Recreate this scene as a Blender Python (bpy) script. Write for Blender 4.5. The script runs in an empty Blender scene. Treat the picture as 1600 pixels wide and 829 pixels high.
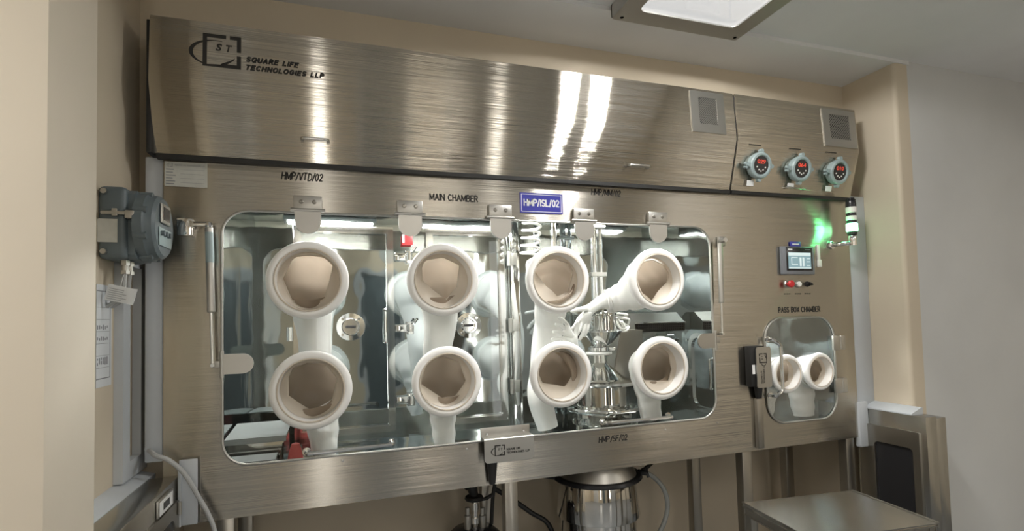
import bpy, bmesh, math, random
from mathutils import Vector, Matrix
random.seed(7)
S = bpy.context.scene
COL = S.collection

# ------------------------------------------------------------------ camera
W_PX, H_PX = 1600.0, 829.0
F_PX, CX, CY = 823.57, 811.03, 463.76
YAW, PITCH, ROLL = .3243, .0417, -.0262
def camera():
    fwd = Vector((math.sin(YAW)*math.cos(PITCH), math.cos(YAW)*math.cos(PITCH), math.sin(PITCH)))
    right = Vector((math.cos(YAW), -math.sin(YAW), 0)); up = right.cross(fwd)
    r2 = right*math.cos(ROLL)+up*math.sin(ROLL); u2 = -right*math.sin(ROLL)+up*math.cos(ROLL)
    cd = bpy.data.cameras.new('camera'); co = bpy.data.objects.new('camera', cd); COL.objects.link(co)
    cd.sensor_fit = 'HORIZONTAL'; cd.sensor_width = 36; cd.lens = F_PX/W_PX*36
    cd.shift_x = (W_PX/2-CX)/W_PX; cd.shift_y = (CY-H_PX/2)/W_PX
    cd.clip_start = .02; cd.clip_end = 50
    m = Matrix((r2, u2, -fwd)).transposed().to_4x4(); m.translation = Vector((.5649, -2.0406, 1.5))
    co.matrix_world = m; S.camera = co
camera()

# ------------------------------------------------------------------ world, exposure, large lights
wd = bpy.data.worlds.new('world'); S.world = wd; wd.use_nodes = True
wd.node_tree.nodes['Background'].inputs[0].default_value = (.9, .95, 1, 1)
wd.node_tree.nodes['Background'].inputs[1].default_value = .0
vs = S.view_settings
vs.view_transform = 'Standard'; vs.look = 'None'; vs.gamma = 1; vs.use_curve_mapping = False
vs.exposure = 0.45
S.display_settings.display_device = 'sRGB'
S.cycles.max_bounces = 14; S.cycles.glossy_bounces = 8; S.cycles.transparent_max_bounces = 16
S.cycles.transmission_bounces = 8; S.cycles.diffuse_bounces = 5
S.cycles.sample_clamp_indirect = 6
S.cycles.use_denoising = True
ROOM_LAMP = 30.0        # strength of the tubes in the near lamp
FAR_FILL = 15.0          # watts of an unseen fill added to light the rear of the room
RIGHT_LAMP = 12.0        # watts of the lamp right of the camera
LEFT_FILL = 30.0         # watts of an unseen fill added on the left to brighten the pillar
CHAMBER_LAMP = 80.0
def area(name, loc, sx, sy, watts, col=(1, .96, .9), rot=(0, 0, 0)):
    l = bpy.data.lights.new(name, 'AREA'); l.shape = 'RECTANGLE'; l.size = sx; l.size_y = sy
    l.energy = watts; l.color = col
    o = bpy.data.objects.new(name, l); o.location = loc; o.rotation_euler = rot; COL.objects.link(o); return o
area('unseen_light', (-1.15, -1.75, 2.72), .6, 1.2, LEFT_FILL)
area('unseen_light', (4.2, -2.9, 2.72), .6, 1.2, RIGHT_LAMP)
area('unseen_light', (1.5, -3.55, 2.72), .6, 1.2, FAR_FILL)

# ------------------------------------------------------------------ materials
def mat(name, base=(.8, .8, .8), rough=.5, metal=0., emis=None, estr=0., **kw):
    m = bpy.data.materials.new(name); m.use_nodes = True
    p = m.node_tree.nodes['Principled BSDF']
    p.inputs['Base Color'].default_value = (*base, 1)
    p.inputs['Roughness'].default_value = rough; p.inputs['Metallic'].default_value = metal
    if emis: p.inputs['Emission Color'].default_value = (*emis, 1); p.inputs['Emission Strength'].default_value = estr
    for k, v in kw.items(): p.inputs[k].default_value = v
    return m
def P(m): return m.node_tree.nodes['Principled BSDF']
def N(m, t): return m.node_tree.nodes.new(t)
def Lk(m, a, b): m.node_tree.links.new(a, b)
def coords(m, scale):
    tc = N(m, 'ShaderNodeNewGeometry'); mp = N(m, 'ShaderNodeMapping'); mp.inputs['Scale'].default_value = scale
    Lk(m, tc.outputs['Position'], mp.inputs['Vector']); return mp.outputs['Vector']
def noise(m, vec, scale, detail=3., rough=.5):
    n = N(m, 'ShaderNodeTexNoise'); n.inputs['Scale'].default_value = scale
    n.inputs['Detail'].default_value = detail; n.inputs['Roughness'].default_value = rough
    Lk(m, vec, n.inputs['Vector']); return n.outputs['Fac']
def ramp(m, fac, stops):
    r = N(m, 'ShaderNodeValToRGB'); e = r.color_ramp.elements
    while len(e) < len(stops): e.new(.5)
    for q, (p, c) in zip(e, stops): q.position = p; q.color = (*c, 1) if len(c) == 3 else c
    Lk(m, fac, r.inputs['Fac']); return r.outputs['Color']
def rmap(m, fac, lo, hi):
    r = N(m, 'ShaderNodeMapRange'); r.inputs['To Min'].default_value = lo; r.inputs['To Max'].default_value = hi
    Lk(m, fac, r.inputs['Value']); return r.outputs['Result']
def bump(m, h, strength, dist):
    b = N(m, 'ShaderNodeBump'); b.inputs['Strength'].default_value = strength; b.inputs['Distance'].default_value = dist
    Lk(m, h, b.inputs['Height']); Lk(m, b.outputs['Normal'], P(m).inputs['Normal'])
def brushed(name, base, rough, aniso, tangent, grain=(1, 1, 1), var=.06, groove=0.):
    m = mat(name, base, rough, 1.)
    p = P(m); p.inputs['Anisotropic'].default_value = aniso
    c = N(m, 'ShaderNodeCombineXYZ')
    for i in range(3): c.inputs[i].default_value = tangent[i]
    Lk(m, c.outputs[0], p.inputs['Tangent'])
    g = noise(m, coords(m, grain), 1., 4.)
    big = noise(m, coords(m, (1.1, 1.1, 1.1)), 2.3, 3.)
    ad = N(m, 'ShaderNodeMath'); ad.operation = 'ADD'; Lk(m, g, ad.inputs[0]); Lk(m, big, ad.inputs[1])
    hf = N(m, 'ShaderNodeMath'); hf.operation = 'MULTIPLY'; hf.inputs[1].default_value = .5; Lk(m, ad.outputs[0], hf.inputs[0])
    Lk(m, rmap(m, hf.outputs[0], rough-var, rough+var), p.inputs['Roughness'])
    if groove:      # fine horizontal brushing grooves: they tip the surface up and down
        n = noise(m, coords(m, (2, 2, 2600)), 1., 1.)
        a = N(m, 'ShaderNodeMath'); a.operation = 'SUBTRACT'; a.inputs[1].default_value = .5; Lk(m, n, a.inputs[0])
        q = N(m, 'ShaderNodeMath'); q.operation = 'MULTIPLY'; q.inputs[1].default_value = groove; Lk(m, a.outputs[0], q.inputs[0])
        cz = N(m, 'ShaderNodeCombineXYZ'); Lk(m, q.outputs[0], cz.inputs[2])
        ge = N(m, 'ShaderNodeNewGeometry'); va = N(m, 'ShaderNodeVectorMath'); va.operation = 'ADD'
        Lk(m, ge.outputs['Normal'], va.inputs[0]); Lk(m, cz.outputs[0], va.inputs[1])
        vn = N(m, 'ShaderNodeVectorMath'); vn.operation = 'NORMALIZE'; Lk(m, va.outputs[0], vn.inputs[0]); Lk(m, vn.outputs[0], p.inputs['Normal'])
    return m
def paint(name, base, var=.04, rough=.6, sc=2.2):
    m = mat(name, base, rough)
    f = noise(m, coords(m, (1, 1, 1)), sc, 5.)
    Lk(m, ramp(m, f, [(.3, tuple(b*(1-var) for b in base)), (.7, tuple(min(1, b*(1+var)) for b in base))]), P(m).inputs['Base Color'])
    f2 = noise(m, coords(m, (1, 1, 1)), 60., 2.); bump(m, f2, .08, .002)
    return m
M = {}
M['beige'] = paint('beige_paint', (.60, .525, .41))
M['beige_light'] = paint('cream_paint', (.72, .65, .54))
M['grey_wall'] = paint('grey_paint', (.60, .61, .61))
M['ceiling'] = paint('ceiling_paint', (.74, .75, .76))
M['floor'] = paint('floor_epoxy', (.20, .215, .23), .05, .3)
M['trim'] = paint('grey_sealant', (.50, .53, .56), .05, .45)
M['panel'] = brushed('brushed_steel_panel', (.49, .462, .41), .24, .95, (0, 0, 1), (2, 2, 160), .04, 1.7)
M['table'] = brushed('table_steel', (.46, .45, .42), .24, .6, (0, 1, 0), (60, 3, 3), .05)
M['tray'] = mat('pale_grey_plate', (.27, .285, .28), .3)
M['hood'] = brushed('brushed_steel_hood', (.51, .475, .415), .11, .96, (0, 0, 1), (3, 3, 220), .015, 2.7)
M['steel'] = mat('steel', (.60, .59, .56), .25, 1.)
M['satin'] = mat('satin_steel', (.52, .51, .48), .38, 1.)
M['dark_steel'] = brushed('dark_steel', (.42, .40, .36), .33, .5, (0, 1, 0), (120, 4, 4))
M['chrome'] = mat('chrome', (.80, .80, .79), .08, 1.)
M['polish'] = mat('polished_steel', (.72, .70, .66), .06, 1.)
mm = mat('mirror_steel', (.50, .545, .555), .07, 1.)
f = noise(mm, coords(mm, (1, 1, .7)), 4.5, 2.); bump(mm, f, .12, .03)
Lk(mm, rmap(mm, noise(mm, coords(mm, (1, 1, 1)), 3., 4.), .015, .07), P(mm).inputs['Roughness'])
M['mirror'] = mm
M['black'] = mat('black_rubber', (.012, .012, .012), .5)
M['black_gloss'] = mat('black_plastic', (.02, .02, .022), .25)
M['ink'] = mat('black_ink', (.02, .019, .017), .6)
M['white_plastic'] = mat('white_plastic', (.86, .85, .81), .32)
M['white'] = mat('white_card', (.82, .83, .83), .5)
M['ring'] = mat('white_port_plastic', (.88, .875, .85), .3)
M['blue'] = mat('blue_sign', (.045, .05, .36), .35)
M['bluegrey'] = paint('blue_grey_enamel', (.115, .145, .16), .08, .42, 14)
M['gauge'] = mat('pale_blue_enamel', (.31, .39, .40), .38)
M['hmi'] = mat('grey_plastic', (.22, .235, .26), .4)
M['red'] = mat('red_plastic', (.55, .02, .025), .35)
M['red_soft'] = mat('red_rubber', (.50, .085, .075), .6)
M['red_led'] = mat('red_led', (.3, .02, .01), .4, 0, (1, .10, .06), .45)
M['screen'] = mat('lcd_screen', (.2, .3, .34), .2, 0, (.35, .55, .62), .28)
M['screen_light'] = mat('lcd_screen_light', (.5, .6, .6), .2, 0, (.75, .85, .88), .4)
M['beacon'] = mat('beacon_green', (.3, .8, .45), .3, 0, (.30, 1., .48), 3.5)
M['hose'] = mat('clear_hose', (.42, .44, .43), .25, 0, None, 0, **{'Transmission Weight': .3})
M['tube_lit'] = mat('lamp_tube', (1, 1, 1), .4, 0, (1, .985, .96), ROOM_LAMP*26)
M['reflector'] = mat('lamp_reflector', (.16, .16, .16), .6, 0, (1, 1, 1), .8)
M['led'] = mat('chamber_led', (1, 1, 1), .4, 0, (1, .985, .95), CHAMBER_LAMP)
M['dark_wood'] = mat('dark_door', (.10, .075, .05), .4)
M['added_glow'] = mat('added_glow_pane', (.8, .8, .8), .4, 0, (1, .98, .94), 5.)  # glowing panes added out of view to put bright bands in the steel
M['cable'] = mat('grey_cable', (.42, .43, .43), .4)
M['mesh_dark'] = mat('dark_filter', (.03, .03, .03), .8)
M['paper'] = paint('paper', (.66, .69, .72), .03, .7, 9)
M['plate_label'] = paint('engraved_label', (.55, .56, .52), .06, .3, 40)
def glass(name, tint=(1, 1, 1), refl=1.0):
    m = bpy.data.materials.new(name); m.use_nodes = True; nt = m.node_tree; nt.nodes.clear()
    o = nt.nodes.new('ShaderNodeOutputMaterial'); mx = nt.nodes.new('ShaderNodeMixShader')
    t = nt.nodes.new('ShaderNodeBsdfTransparent'); g = nt.nodes.new('ShaderNodeBsdfGlossy'); fr = nt.nodes.new('ShaderNodeFresnel')
    t.inputs['Color'].default_value = (*tint, 1); g.inputs['Roughness'].default_value = .02; fr.inputs['IOR'].default_value = 1.45
    mu = nt.nodes.new('ShaderNodeMath'); mu.operation = 'MULTIPLY'; mu.inputs[1].default_value = refl
    nt.links.new(fr.outputs[0], mu.inputs[0]); nt.links.new(mu.outputs[0], mx.inputs[0])
    nt.links.new(t.outputs[0], mx.inputs[1]); nt.links.new(g.outputs[0], mx.inputs[2]); nt.links.new(mx.outputs[0], o.inputs[0])
    return m
M['glass'] = glass('window_glass', (.97, .98, .975), .4)
M['lamp_glass'] = glass('lamp_glass', (.97, .97, .97), .6)
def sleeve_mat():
    # white rubber outside, tan on the inner faces; thin enough to let some light through
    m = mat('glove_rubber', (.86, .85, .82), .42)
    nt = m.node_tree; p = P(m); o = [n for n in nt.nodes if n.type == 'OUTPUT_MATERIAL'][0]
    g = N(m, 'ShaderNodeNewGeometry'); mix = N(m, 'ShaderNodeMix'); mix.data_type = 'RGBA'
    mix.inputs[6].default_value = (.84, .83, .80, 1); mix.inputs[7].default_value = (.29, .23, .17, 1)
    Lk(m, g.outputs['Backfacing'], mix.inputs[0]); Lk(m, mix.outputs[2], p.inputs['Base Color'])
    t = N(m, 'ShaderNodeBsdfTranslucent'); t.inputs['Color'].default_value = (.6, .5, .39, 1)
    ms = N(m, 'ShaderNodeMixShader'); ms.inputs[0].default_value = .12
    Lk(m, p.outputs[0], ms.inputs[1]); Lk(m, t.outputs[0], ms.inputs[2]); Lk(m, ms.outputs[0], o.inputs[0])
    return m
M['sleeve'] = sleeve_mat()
M['glove'] = mat('glove_white', (.84, .83, .80), .4)
def thin_rubber(name, base, tr, w):
    m = mat(name, base, .4); o = [n for n in m.node_tree.nodes if n.type == 'OUTPUT_MATERIAL'][0]
    t = N(m, 'ShaderNodeBsdfTranslucent'); t.inputs['Color'].default_value = (*tr, 1)
    ms = N(m, 'ShaderNodeMixShader'); ms.inputs[0].default_value = w
    Lk(m, P(m).outputs[0], ms.inputs[1]); Lk(m, t.outputs[0], ms.inputs[2]); Lk(m, ms.outputs[0], o.inputs[0]); return m
M['cuff'] = thin_rubber('cuff_rubber', (.74, .67, .57), (.85, .8, .72), .3)

# ------------------------------------------------------------------ mesh helpers (all in world coordinates)
def new(): return bmesh.new()
def merge(bm, t):
    me = bpy.data.meshes.new('tmp'); t.to_mesh(me); t.free(); bm.from_mesh(me); bpy.data.meshes.remove(me)
def box(bm, a, b, bev=0., seg=2, rot=None, about=None):
    t = bmesh.new(); bmesh.ops.create_cube(t, size=1)
    a, b = Vector(a), Vector(b); s = b-a; c = (a+b)/2
    for v in t.verts: v.co = Vector((v.co.x*s.x, v.co.y*s.y, v.co.z*s.z))+c
    if bev: bmesh.ops.bevel(t, geom=t.edges[:], offset=min(bev, min(abs(s.x), abs(s.y), abs(s.z))*.45), segments=seg, affect='EDGES', profile=.5)
    if rot is not None: bmesh.ops.rotate(t, verts=t.verts[:], cent=about if about is not None else c, matrix=rot)
    merge(bm, t); return bm
def frame_of(d):
    d = Vector(d).normalized(); up = Vector((0, 0, 1)) if abs(d.z) < .95 else Vector((0, 1, 0))
    x = d.cross(up).normalized(); return x, d.cross(x).normalized(), d
def lathe(bm, prof, org, axis, seg=32, close=True, sx=1., sy=1.):
    """prof = (radius, height along axis)"""
    x, y, d = frame_of(axis); org = Vector(org); rings = []
    for r, h in prof:
        if r < 1e-6: rings.append([bm.verts.new(org+d*h)])
        else: rings.append([bm.verts.new(org+d*h+(x*math.cos(2*math.pi*i/seg)*sx+y*math.sin(2*math.pi*i/seg)*sy)*r) for i in range(seg)])
    for a, b in zip(rings, rings[1:]):
        for i in range(seg):
            j = (i+1) % seg
            if len(a) == 1 and len(b) == 1: continue
            if len(a) == 1: fs = (a[0], b[j], b[i])
            elif len(b) == 1: fs = (a[i], a[j], b[0])
            else: fs = (a[i], a[j], b[j], b[i])
            try: bm.faces.new(fs)
            except ValueError: pass
    if close:
        for r in (rings[0], rings[-1]):
            if len(r) > 2: bm.faces.new(r)
    return bm
def cyl(bm, p0, p1, r0, r1=None, seg=20, bev=0.):
    p0, p1 = Vector(p0), Vector(p1); h = (p1-p0).length; r1 = r0 if r1 is None else r1
    pr = [(r0, 0), (r1, h)] if not bev else [(r0-bev, 0), (r0, bev), (r1, h-bev), (r1-bev, h)]
    return lathe(bm, pr, p0, p1-p0, seg)
def catmull(pts, n=8):
    pts = [Vector(p) for p in pts]; q = [2*pts[0]-pts[1]]+pts+[2*pts[-1]-pts[-2]]; out = []
    for i in range(1, len(q)-2):
        for k in range(n):
            t = k/n; a, b, c, d = q[i-1], q[i], q[i+1], q[i+2]
            out.append(.5*((2*b)+(c-a)*t+(2*a-5*b+4*c-d)*t*t+(3*b-a-3*c+d)*t**3))
    out.append(pts[-1]); return out
def tube(bm, pts, r, seg=10, smooth=6, caps=True, closed=False, wob=None, flat=None):
    if smooth: path = catmull(pts, smooth)
    else: path = [Vector(p) for p in pts]
    n = len(path)
    if not hasattr(r, '__len__'): rr = [r]*n
    else:
        rr = []
        for i in range(n):
            t = i/(n-1)*(len(r)-1); k = min(int(t), len(r)-2); u = t-k; u = u*u*(3-2*u); rr.append(r[k]*(1-u)+r[k+1]*u)
    rings = []; px = None
    for i, p in enumerate(path):
        if closed: d = path[(i+1) % n]-path[i-1]
        else: d = path[min(i+1, n-1)]-path[max(i-1, 0)]
        d.normalize()
        if px is None: px = frame_of(d)[0]
        px = (px-d*px.dot(d)).normalized(); py = d.cross(px)
        ring = []
        for k in range(seg):
            a = 2*math.pi*k/seg; m = wob(i/(n-1), a) if wob else 1.
            ring.append(bm.verts.new(p+(px*math.cos(a)+py*math.sin(a))*rr[i]*m))
        rings.append(ring)
    prs = list(zip(rings, rings[1:]))+([(rings[-1], rings[0])] if closed else [])
    for a, b in prs:
        for k in range(seg):
            j = (k+1) % seg; bm.faces.new((a[k], a[j], b[j], b[k]))
    if caps and not closed:
        bm.faces.new(rings[0][::-1]); bm.faces.new(rings[-1])
    return bm
def rrect(x0, x1, z0, z1, r, n=8):
    out = []
    for cx, cz, a0 in ((x1-r, z1-r, 0), (x0+r, z1-r, 90), (x0+r, z0+r, 180), (x1-r, z0+r, 270)):
        for k in range(n+1):
            a = math.radians(a0+90*k/n); out.append((cx+r*math.cos(a), cz+r*math.sin(a)))
    return out
def circ(cx, cz, r, n=40): return [(cx+r*math.cos(2*math.pi*k/n), cz+r*math.sin(2*math.pi*k/n)) for k in range(n)]
AX = {'Y': lambda u, v, d: Vector((u, d, v)), 'X': lambda u, v, d: Vector((d, u, v)), 'Z': lambda u, v, d: Vector((u, v, d))}
def plate(bm, outer, holes, axis, d0, d1, fn=None):
    """flat plate with holes, outline in the plane, thickness d0..d1 along the axis"""
    f = fn or AX[axis]; t = bmesh.new()
    for lp in [outer]+list(holes):
        vs_ = [t.verts.new(Vector((p[0], p[1], 0))) for p in lp]
        for i in range(len(vs_)): t.edges.new((vs_[i], vs_[(i+1) % len(vs_)]))
    bmesh.ops.triangle_fill(t, use_beauty=True, use_dissolve=False, edges=t.edges[:], normal=(0, 0, 1))
    bmesh.ops.dissolve_limit(t, angle_limit=.01, verts=t.verts[:], edges=t.edges[:])
    g = bmesh.ops.extrude_face_region(t, geom=t.faces[:])
    for v in [e for e in g['geom'] if isinstance(e, bmesh.types.BMVert)]: v.co.z = 1
    for v in t.verts: v.co = f(v.co.x, v.co.y, d0 if v.co.z < .5 else d1)
    bmesh.ops.recalc_face_normals(t, faces=t.faces[:])
    merge(bm, t); return bm
def prism(bm, poly, axis, d0, d1): return plate(bm, poly, [], axis, d0, d1)
def text(bm, s, x, z, w, h, y, bold=0., shear=0., fn=None, depth=.0006, spacing=1., thick=0.):
    """lettering facing -Y, lower left corner at (x, z), fitted to width w and cap height h; fn maps (x,z,depth) to a point"""
    c = bpy.data.curves.new('txt', 'FONT'); c.body = s; c.size = 1; c.offset = bold; c.shear = shear; c.extrude = .5; c.space_character = spacing
    c.resolution_u = 4
    o = bpy.data.objects.new('txt', c); COL.objects.link(o)
    me = bpy.data.meshes.new_from_object(o.evaluated_get(bpy.context.evaluated_depsgraph_get()))
    bpy.data.objects.remove(o); bpy.data.curves.remove(c)
    xs = [v.co.x for v in me.vertices]; ys = [v.co.y for v in me.vertices]
    x0, x1, y0, y1 = min(xs), max(xs), min(ys), max(ys)
    for v in me.vertices:
        u = x+(v.co.x-x0)/(x1-x0)*w; q = z+(v.co.y-y0)/(y1-y0)*h; d = (v.co.z+.5)*depth
        v.co = fn(u, q, d) if fn else Vector((u, y-d, q))
    bm.from_mesh(me)
    if thick:       # a second, slightly shifted copy widens the strokes
        for v in me.vertices: v.co = v.co+(fn(x+thick, z, 0)-fn(x, z, 0) if fn else Vector((thick, 0, 0)))
        bm.from_mesh(me)
    bpy.data.meshes.remove(me); return bm
def _arc(cx, cy, rx, ry, a0, a1, n=8): return [(cx+rx*math.cos(math.radians(a0+(a1-a0)*k/n)), cy+ry*math.sin(math.radians(a0+(a1-a0)*k/n))) for k in range(n+1)]
GLYPH = {  # width, strokes
 'A': (.72, [[(0, 0), (.36, 1)], [(.36, 1), (.72, 0)], [(.14, .34), (.58, .34)]]), 'B': (.62, [[(0, 0), (0, 1)], [(0, 1), (.36, 1)]+_arc(.36, .76, .22, .24, 90, -90)+[(0, .52)], [(.36, .52)]+_arc(.38, .26, .24, .26, 90, -90)+[(0, 0)]]),
 'C': (.68, [_arc(.36, .5, .36, .5, 50, 310, 14)]), 'D': (.68, [[(0, 0), (0, 1), (.28, 1)]+_arc(.28, .5, .40, .5, 90, -90, 10)+[(0, 0)]]), 'E': (.56, [[(.56, 1), (0, 1), (0, 0), (.56, 0)], [(0, .52), (.5, .52)]]),
 'F': (.54, [[(.54, 1), (0, 1), (0, 0)], [(0, .52), (.48, .52)]]), 'G': (.72, [_arc(.36, .5, .36, .5, 50, 330, 14)+[(.70, .45), (.42, .45)]]), 'H': (.66, [[(0, 0), (0, 1)], [(.66, 0), (.66, 1)], [(0, .52), (.66, .52)]]),
 'I': (.02, [[(.01, 0), (.01, 1)]]), 'L': (.52, [[(0, 1), (0, 0), (.52, 0)]]), 'M': (.82, [[(0, 0), (0, 1)], [(0, 1), (.41, .15)], [(.41, .15), (.82, 1)], [(.82, 1), (.82, 0)]]), 'N': (.66, [[(0, 0), (0, 1)], [(0, 1), (.66, 0)], [(.66, 0), (.66, 1)]]),
 'O': (.76, [_arc(.38, .5, .38, .5, 0, 360, 18)]), 'Q': (.76, [_arc(.38, .5, .38, .5, 0, 360, 18), [(.48, .24), (.74, -.04)]]), 'P': (.60, [[(0, 0), (0, 1), (.32, 1)]+_arc(.32, .74, .27, .26, 90, -90)+[(0, .48)]]),
 'R': (.64, [[(0, 0), (0, 1), (.34, 1)]+_arc(.34, .75, .27, .25, 90, -90)+[(0, .5)], [(.34, .5), (.64, 0)]]), 'S': (.60, [_arc(.30, .74, .28, .26, 40, 270, 10)+_arc(.30, .25, .30, .25, 90, -140, 10)]),
 'T': (.62, [[(0, 1), (.62, 1)], [(.31, 1), (.31, 0)]]), 'U': (.66, [[(0, 1), (0, .32)]+_arc(.33, .32, .33, .32, 180, 360, 10)+[(.66, 1)]]), 'V': (.68, [[(0, 1), (.34, 0)], [(.34, 0), (.68, 1)]]), 'X': (.64, [[(0, 0), (.64, 1)], [(0, 1), (.64, 0)]]),
 '0': (.56, [_arc(.28, .5, .28, .5, 0, 360, 16)]), '2': (.56, [_arc(.28, .72, .27, .28, 160, -20, 9), [(.53, .63), (0, 0)], [(0, 0), (.56, 0)]]), '/': (.36, [[(0, -.06), (.36, 1.06)]]), ' ': (.34, [])}
def stroke_text(bm, s, x, z, w, h, fn, depth=.0006, weight=.16, gap=.24, shear=0., wobble=0.):
    """lettering drawn with strokes of even weight (weight in cap heights), fitted to width w and cap height h"""
    rnd = random.Random(len(s)); tot = sum(GLYPH[c][0]+gap for c in s)-gap; kx = (w-weight*h)/(tot*h)
    cur = 0.
    for c in s:
        gw, strokes = GLYPH[c]; jx, jz = rnd.uniform(-wobble, wobble), rnd.uniform(-wobble, wobble)
        for st in strokes:
            p = [Vector((x+weight*h/2+(cur+a+jx)*h*kx+shear*b*h, z+(b+jz)*h*(1-weight)+weight*h/2)) for a, b in st]
            L, R = [], []
            closed = (p[0]-p[-1]).length < 1e-6
            for i in range(len(p)):
                if closed: d0, d1 = (p[i]-p[i-1 if i else -2]), (p[(i+1) if i < len(p)-1 else 1]-p[i])
                else: d0 = p[i]-p[i-1] if i else p[1]-p[0]; d1 = p[i+1]-p[i] if i < len(p)-1 else d0
                d0, d1 = d0.normalized(), d1.normalized(); n = Vector((-d0.y-d1.y, d0.x+d1.x))
                n = n.normalized() if n.length > 1e-6 else Vector((-d1.y, d1.x)); k = min(1.8, 1/max(.35, n.dot(Vector((-d1.y, d1.x)))))
                e = (d1 if i == 0 else -d0)*(-.35*weight*h) if (not closed and i in (0, len(p)-1)) else Vector((0, 0))
                L.append(p[i]+e+n*k*weight*h/2); R.append(p[i]+e-n*k*weight*h/2)
            q = [[bm.verts.new(fn(v.x, v.y, d)) for v in side] for d in (0, depth) for side in (L, R)]
            for i in range(len(p)-1):
                bm.faces.new((q[0][i], q[1][i], q[1][i+1], q[0][i+1])); bm.faces.new((q[2][i], q[2][i+1], q[3][i+1], q[3][i]))
                bm.faces.new((q[0][i], q[0][i+1], q[2][i+1], q[2][i])); bm.faces.new((q[1][i], q[3][i], q[3][i+1], q[1][i+1]))
        cur += gw+gap
    return bm
def link(name, bm, m, org=(0, 0, 0), parent=None, smooth=35, recalc=True):
    if recalc: bmesh.ops.recalc_face_normals(bm, faces=bm.faces[:])
    bmesh.ops.translate(bm, verts=bm.verts[:], vec=-Vector(org))
    me = bpy.data.meshes.new(name); bm.to_mesh(me); bm.free()
    ms = m if isinstance(m, (list, tuple)) else [m]
    for q in ms: me.materials.append(M[q] if isinstance(q, str) else q)
    if smooth:
        for p in me.polygons: p.use_smooth = True
        me.set_sharp_from_angle(angle=math.radians(smooth))
    o = bpy.data.objects.new(name, me); COL.objects.link(o)
    if parent: o.parent = parent
    else: o.location = org
    return o
def tag(o, label, cat, group=None):
    o['label'] = label; o['category'] = cat
    if group: o['group'] = group
    return o
class Thing:
    def __init__(s, name, label, cat, org, group=None):
        s.org = Vector(org); s.o = bpy.data.objects.new(name, None); s.o.empty_display_size = .05
        COL.objects.link(s.o); s.o.location = org; tag(s.o, label, cat, group)
    def part(s, name, bm, m, parent=None, label=None, smooth=35, recalc=True):
        o = link(name, bm, m, s.org, parent or s.o, smooth, recalc)
        if label: o['label'] = label
        return o
def single(name, bm, m, label, cat, org, group=None, smooth=35): return tag(link(name, bm, m, org, None, smooth), label, cat, group)
def struct(name, bm, m, parent=None, smooth=35):
    o = link(name, bm, m, (0, 0, 0), parent, smooth)
    o['kind'] = 'structure'; return o
def copy_thing(o, delta, label):
    c = o.copy(); COL.objects.link(c); c.location = o.location+Vector(delta); c['label'] = label
    def rec(a, b):
        for ch in list(a.children):
            k = ch.copy(); COL.objects.link(k); k.parent = b; rec(ch, k)
    rec(o, c); return c

# ================================================================== THE ROOM
WFR = 4.75
XL, XR, YN, ZC = -.1, 3.2, -.19, 2.746      # niche: left wall, right wall, front plane, ceiling
b = new(); box(b, (-2.2, -4.2, -.06), (5.2, .8, 0)); struct('floor', b, 'floor')
b = new(); box(b, (-2.2, -4.2, 2.752), (5.2, YN, 2.86)); struct('ceiling', b, 'ceiling')
b = new(); box(b, (XL-.1, YN-.006, 2.734), (XR+.1, .8, 2.86)); struct('ceiling', b, 'ceiling')
b = new(); plate(b, [(XL, 0), (-.012, 0), (-.012, 2.0), (3.085, 2.0), (3.085, 0), (XR, 0), (XR, ZC), (XL, ZC)], [], 'Y', .1, .125); struct('wall_back', b, 'beige')
b = new(); box(b, (XL, .64, 0), (XR, .70, 2.7)); struct('wall_rear', b, 'beige')
b = new(); box(b, (XL-.1, -.51, 0), (XL, .70, 2.76)); struct('wall_left', b, 'beige')
b = new(); plate(b, [(XR, .70), (XR, YN+.02)]+[(XR+.02-.02*math.cos(math.radians(a)), YN+.02-.02*math.sin(math.radians(a))) for a in range(10, 91, 10)]+[(3.29, YN), (3.29, .70)], [], 'Z', 0, 2.76); struct('wall_right', b, 'beige')
b = new(); box(b, (3.29, YN, 0), (5.2, .1, 2.76)); struct('wall_front_right', b, 'grey_wall')
b = new(); box(b, (-2.2, -.735, 0), (0, -.507, 2.76), .002); struct('wall_front_left', b, 'beige_light')
b = new(); box(b, (-2.2, -4.2, 0), (-2.1, .1, 2.76)); struct('wall_far_left', b, 'beige')
b = new(); box(b, (WFR, -4.2, 0), (WFR+.1, .1, 2.76)); struct('wall_far_right', b, 'beige_light')
b = new(); box(b, (-2.2, -4.2, 0), (5.2, -4.1, 2.76)); struct('wall_front', b, 'beige')
# doors and glowing panes added on the unseen wall, for the steel to mirror
for nm, x0, x1, z1, m in (('door_1', -1.4, -.42, 2.2, 'grey_wall'), ('door_2', .80, 1.25, 2.1, 'bluegrey'), ('door_3', 1.75, 2.15, 2.1, 'dark_wood'), ('door_4', 2.6, 3.5, 2.1, 'grey_wall')):
    d = new(); plate(d, [(x0-.06, 0), (x1+.06, 0), (x1+.06, z1+.06), (x0-.06, z1+.06)], [[(x0, .005), (x1, .005), (x1, z1), (x0, z1)]], 'Y', -4.099, -4.03); dr = struct(nm, d, 'trim')
    d = new(); box(d, (x0+.002, -4.099, .006), (x1-.002, -4.05, z1-.002), .004); struct('door_leaf', d, m, dr)
d = new(); box(d, (.30, -4.099, .35), (.42, -4.07, 2.45)); struct('glow_pane_1', d, 'added_glow')
d = new(); box(d, (-.36, -4.099, .0), (-.26, -4.04, 2.7)); struct('trim_7', d, 'white')
d = new(); box(d, (2.26, -4.099, .35), (2.36, -4.07, 2.45)); struct('glow_pane_2', d, 'added_glow')
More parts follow.
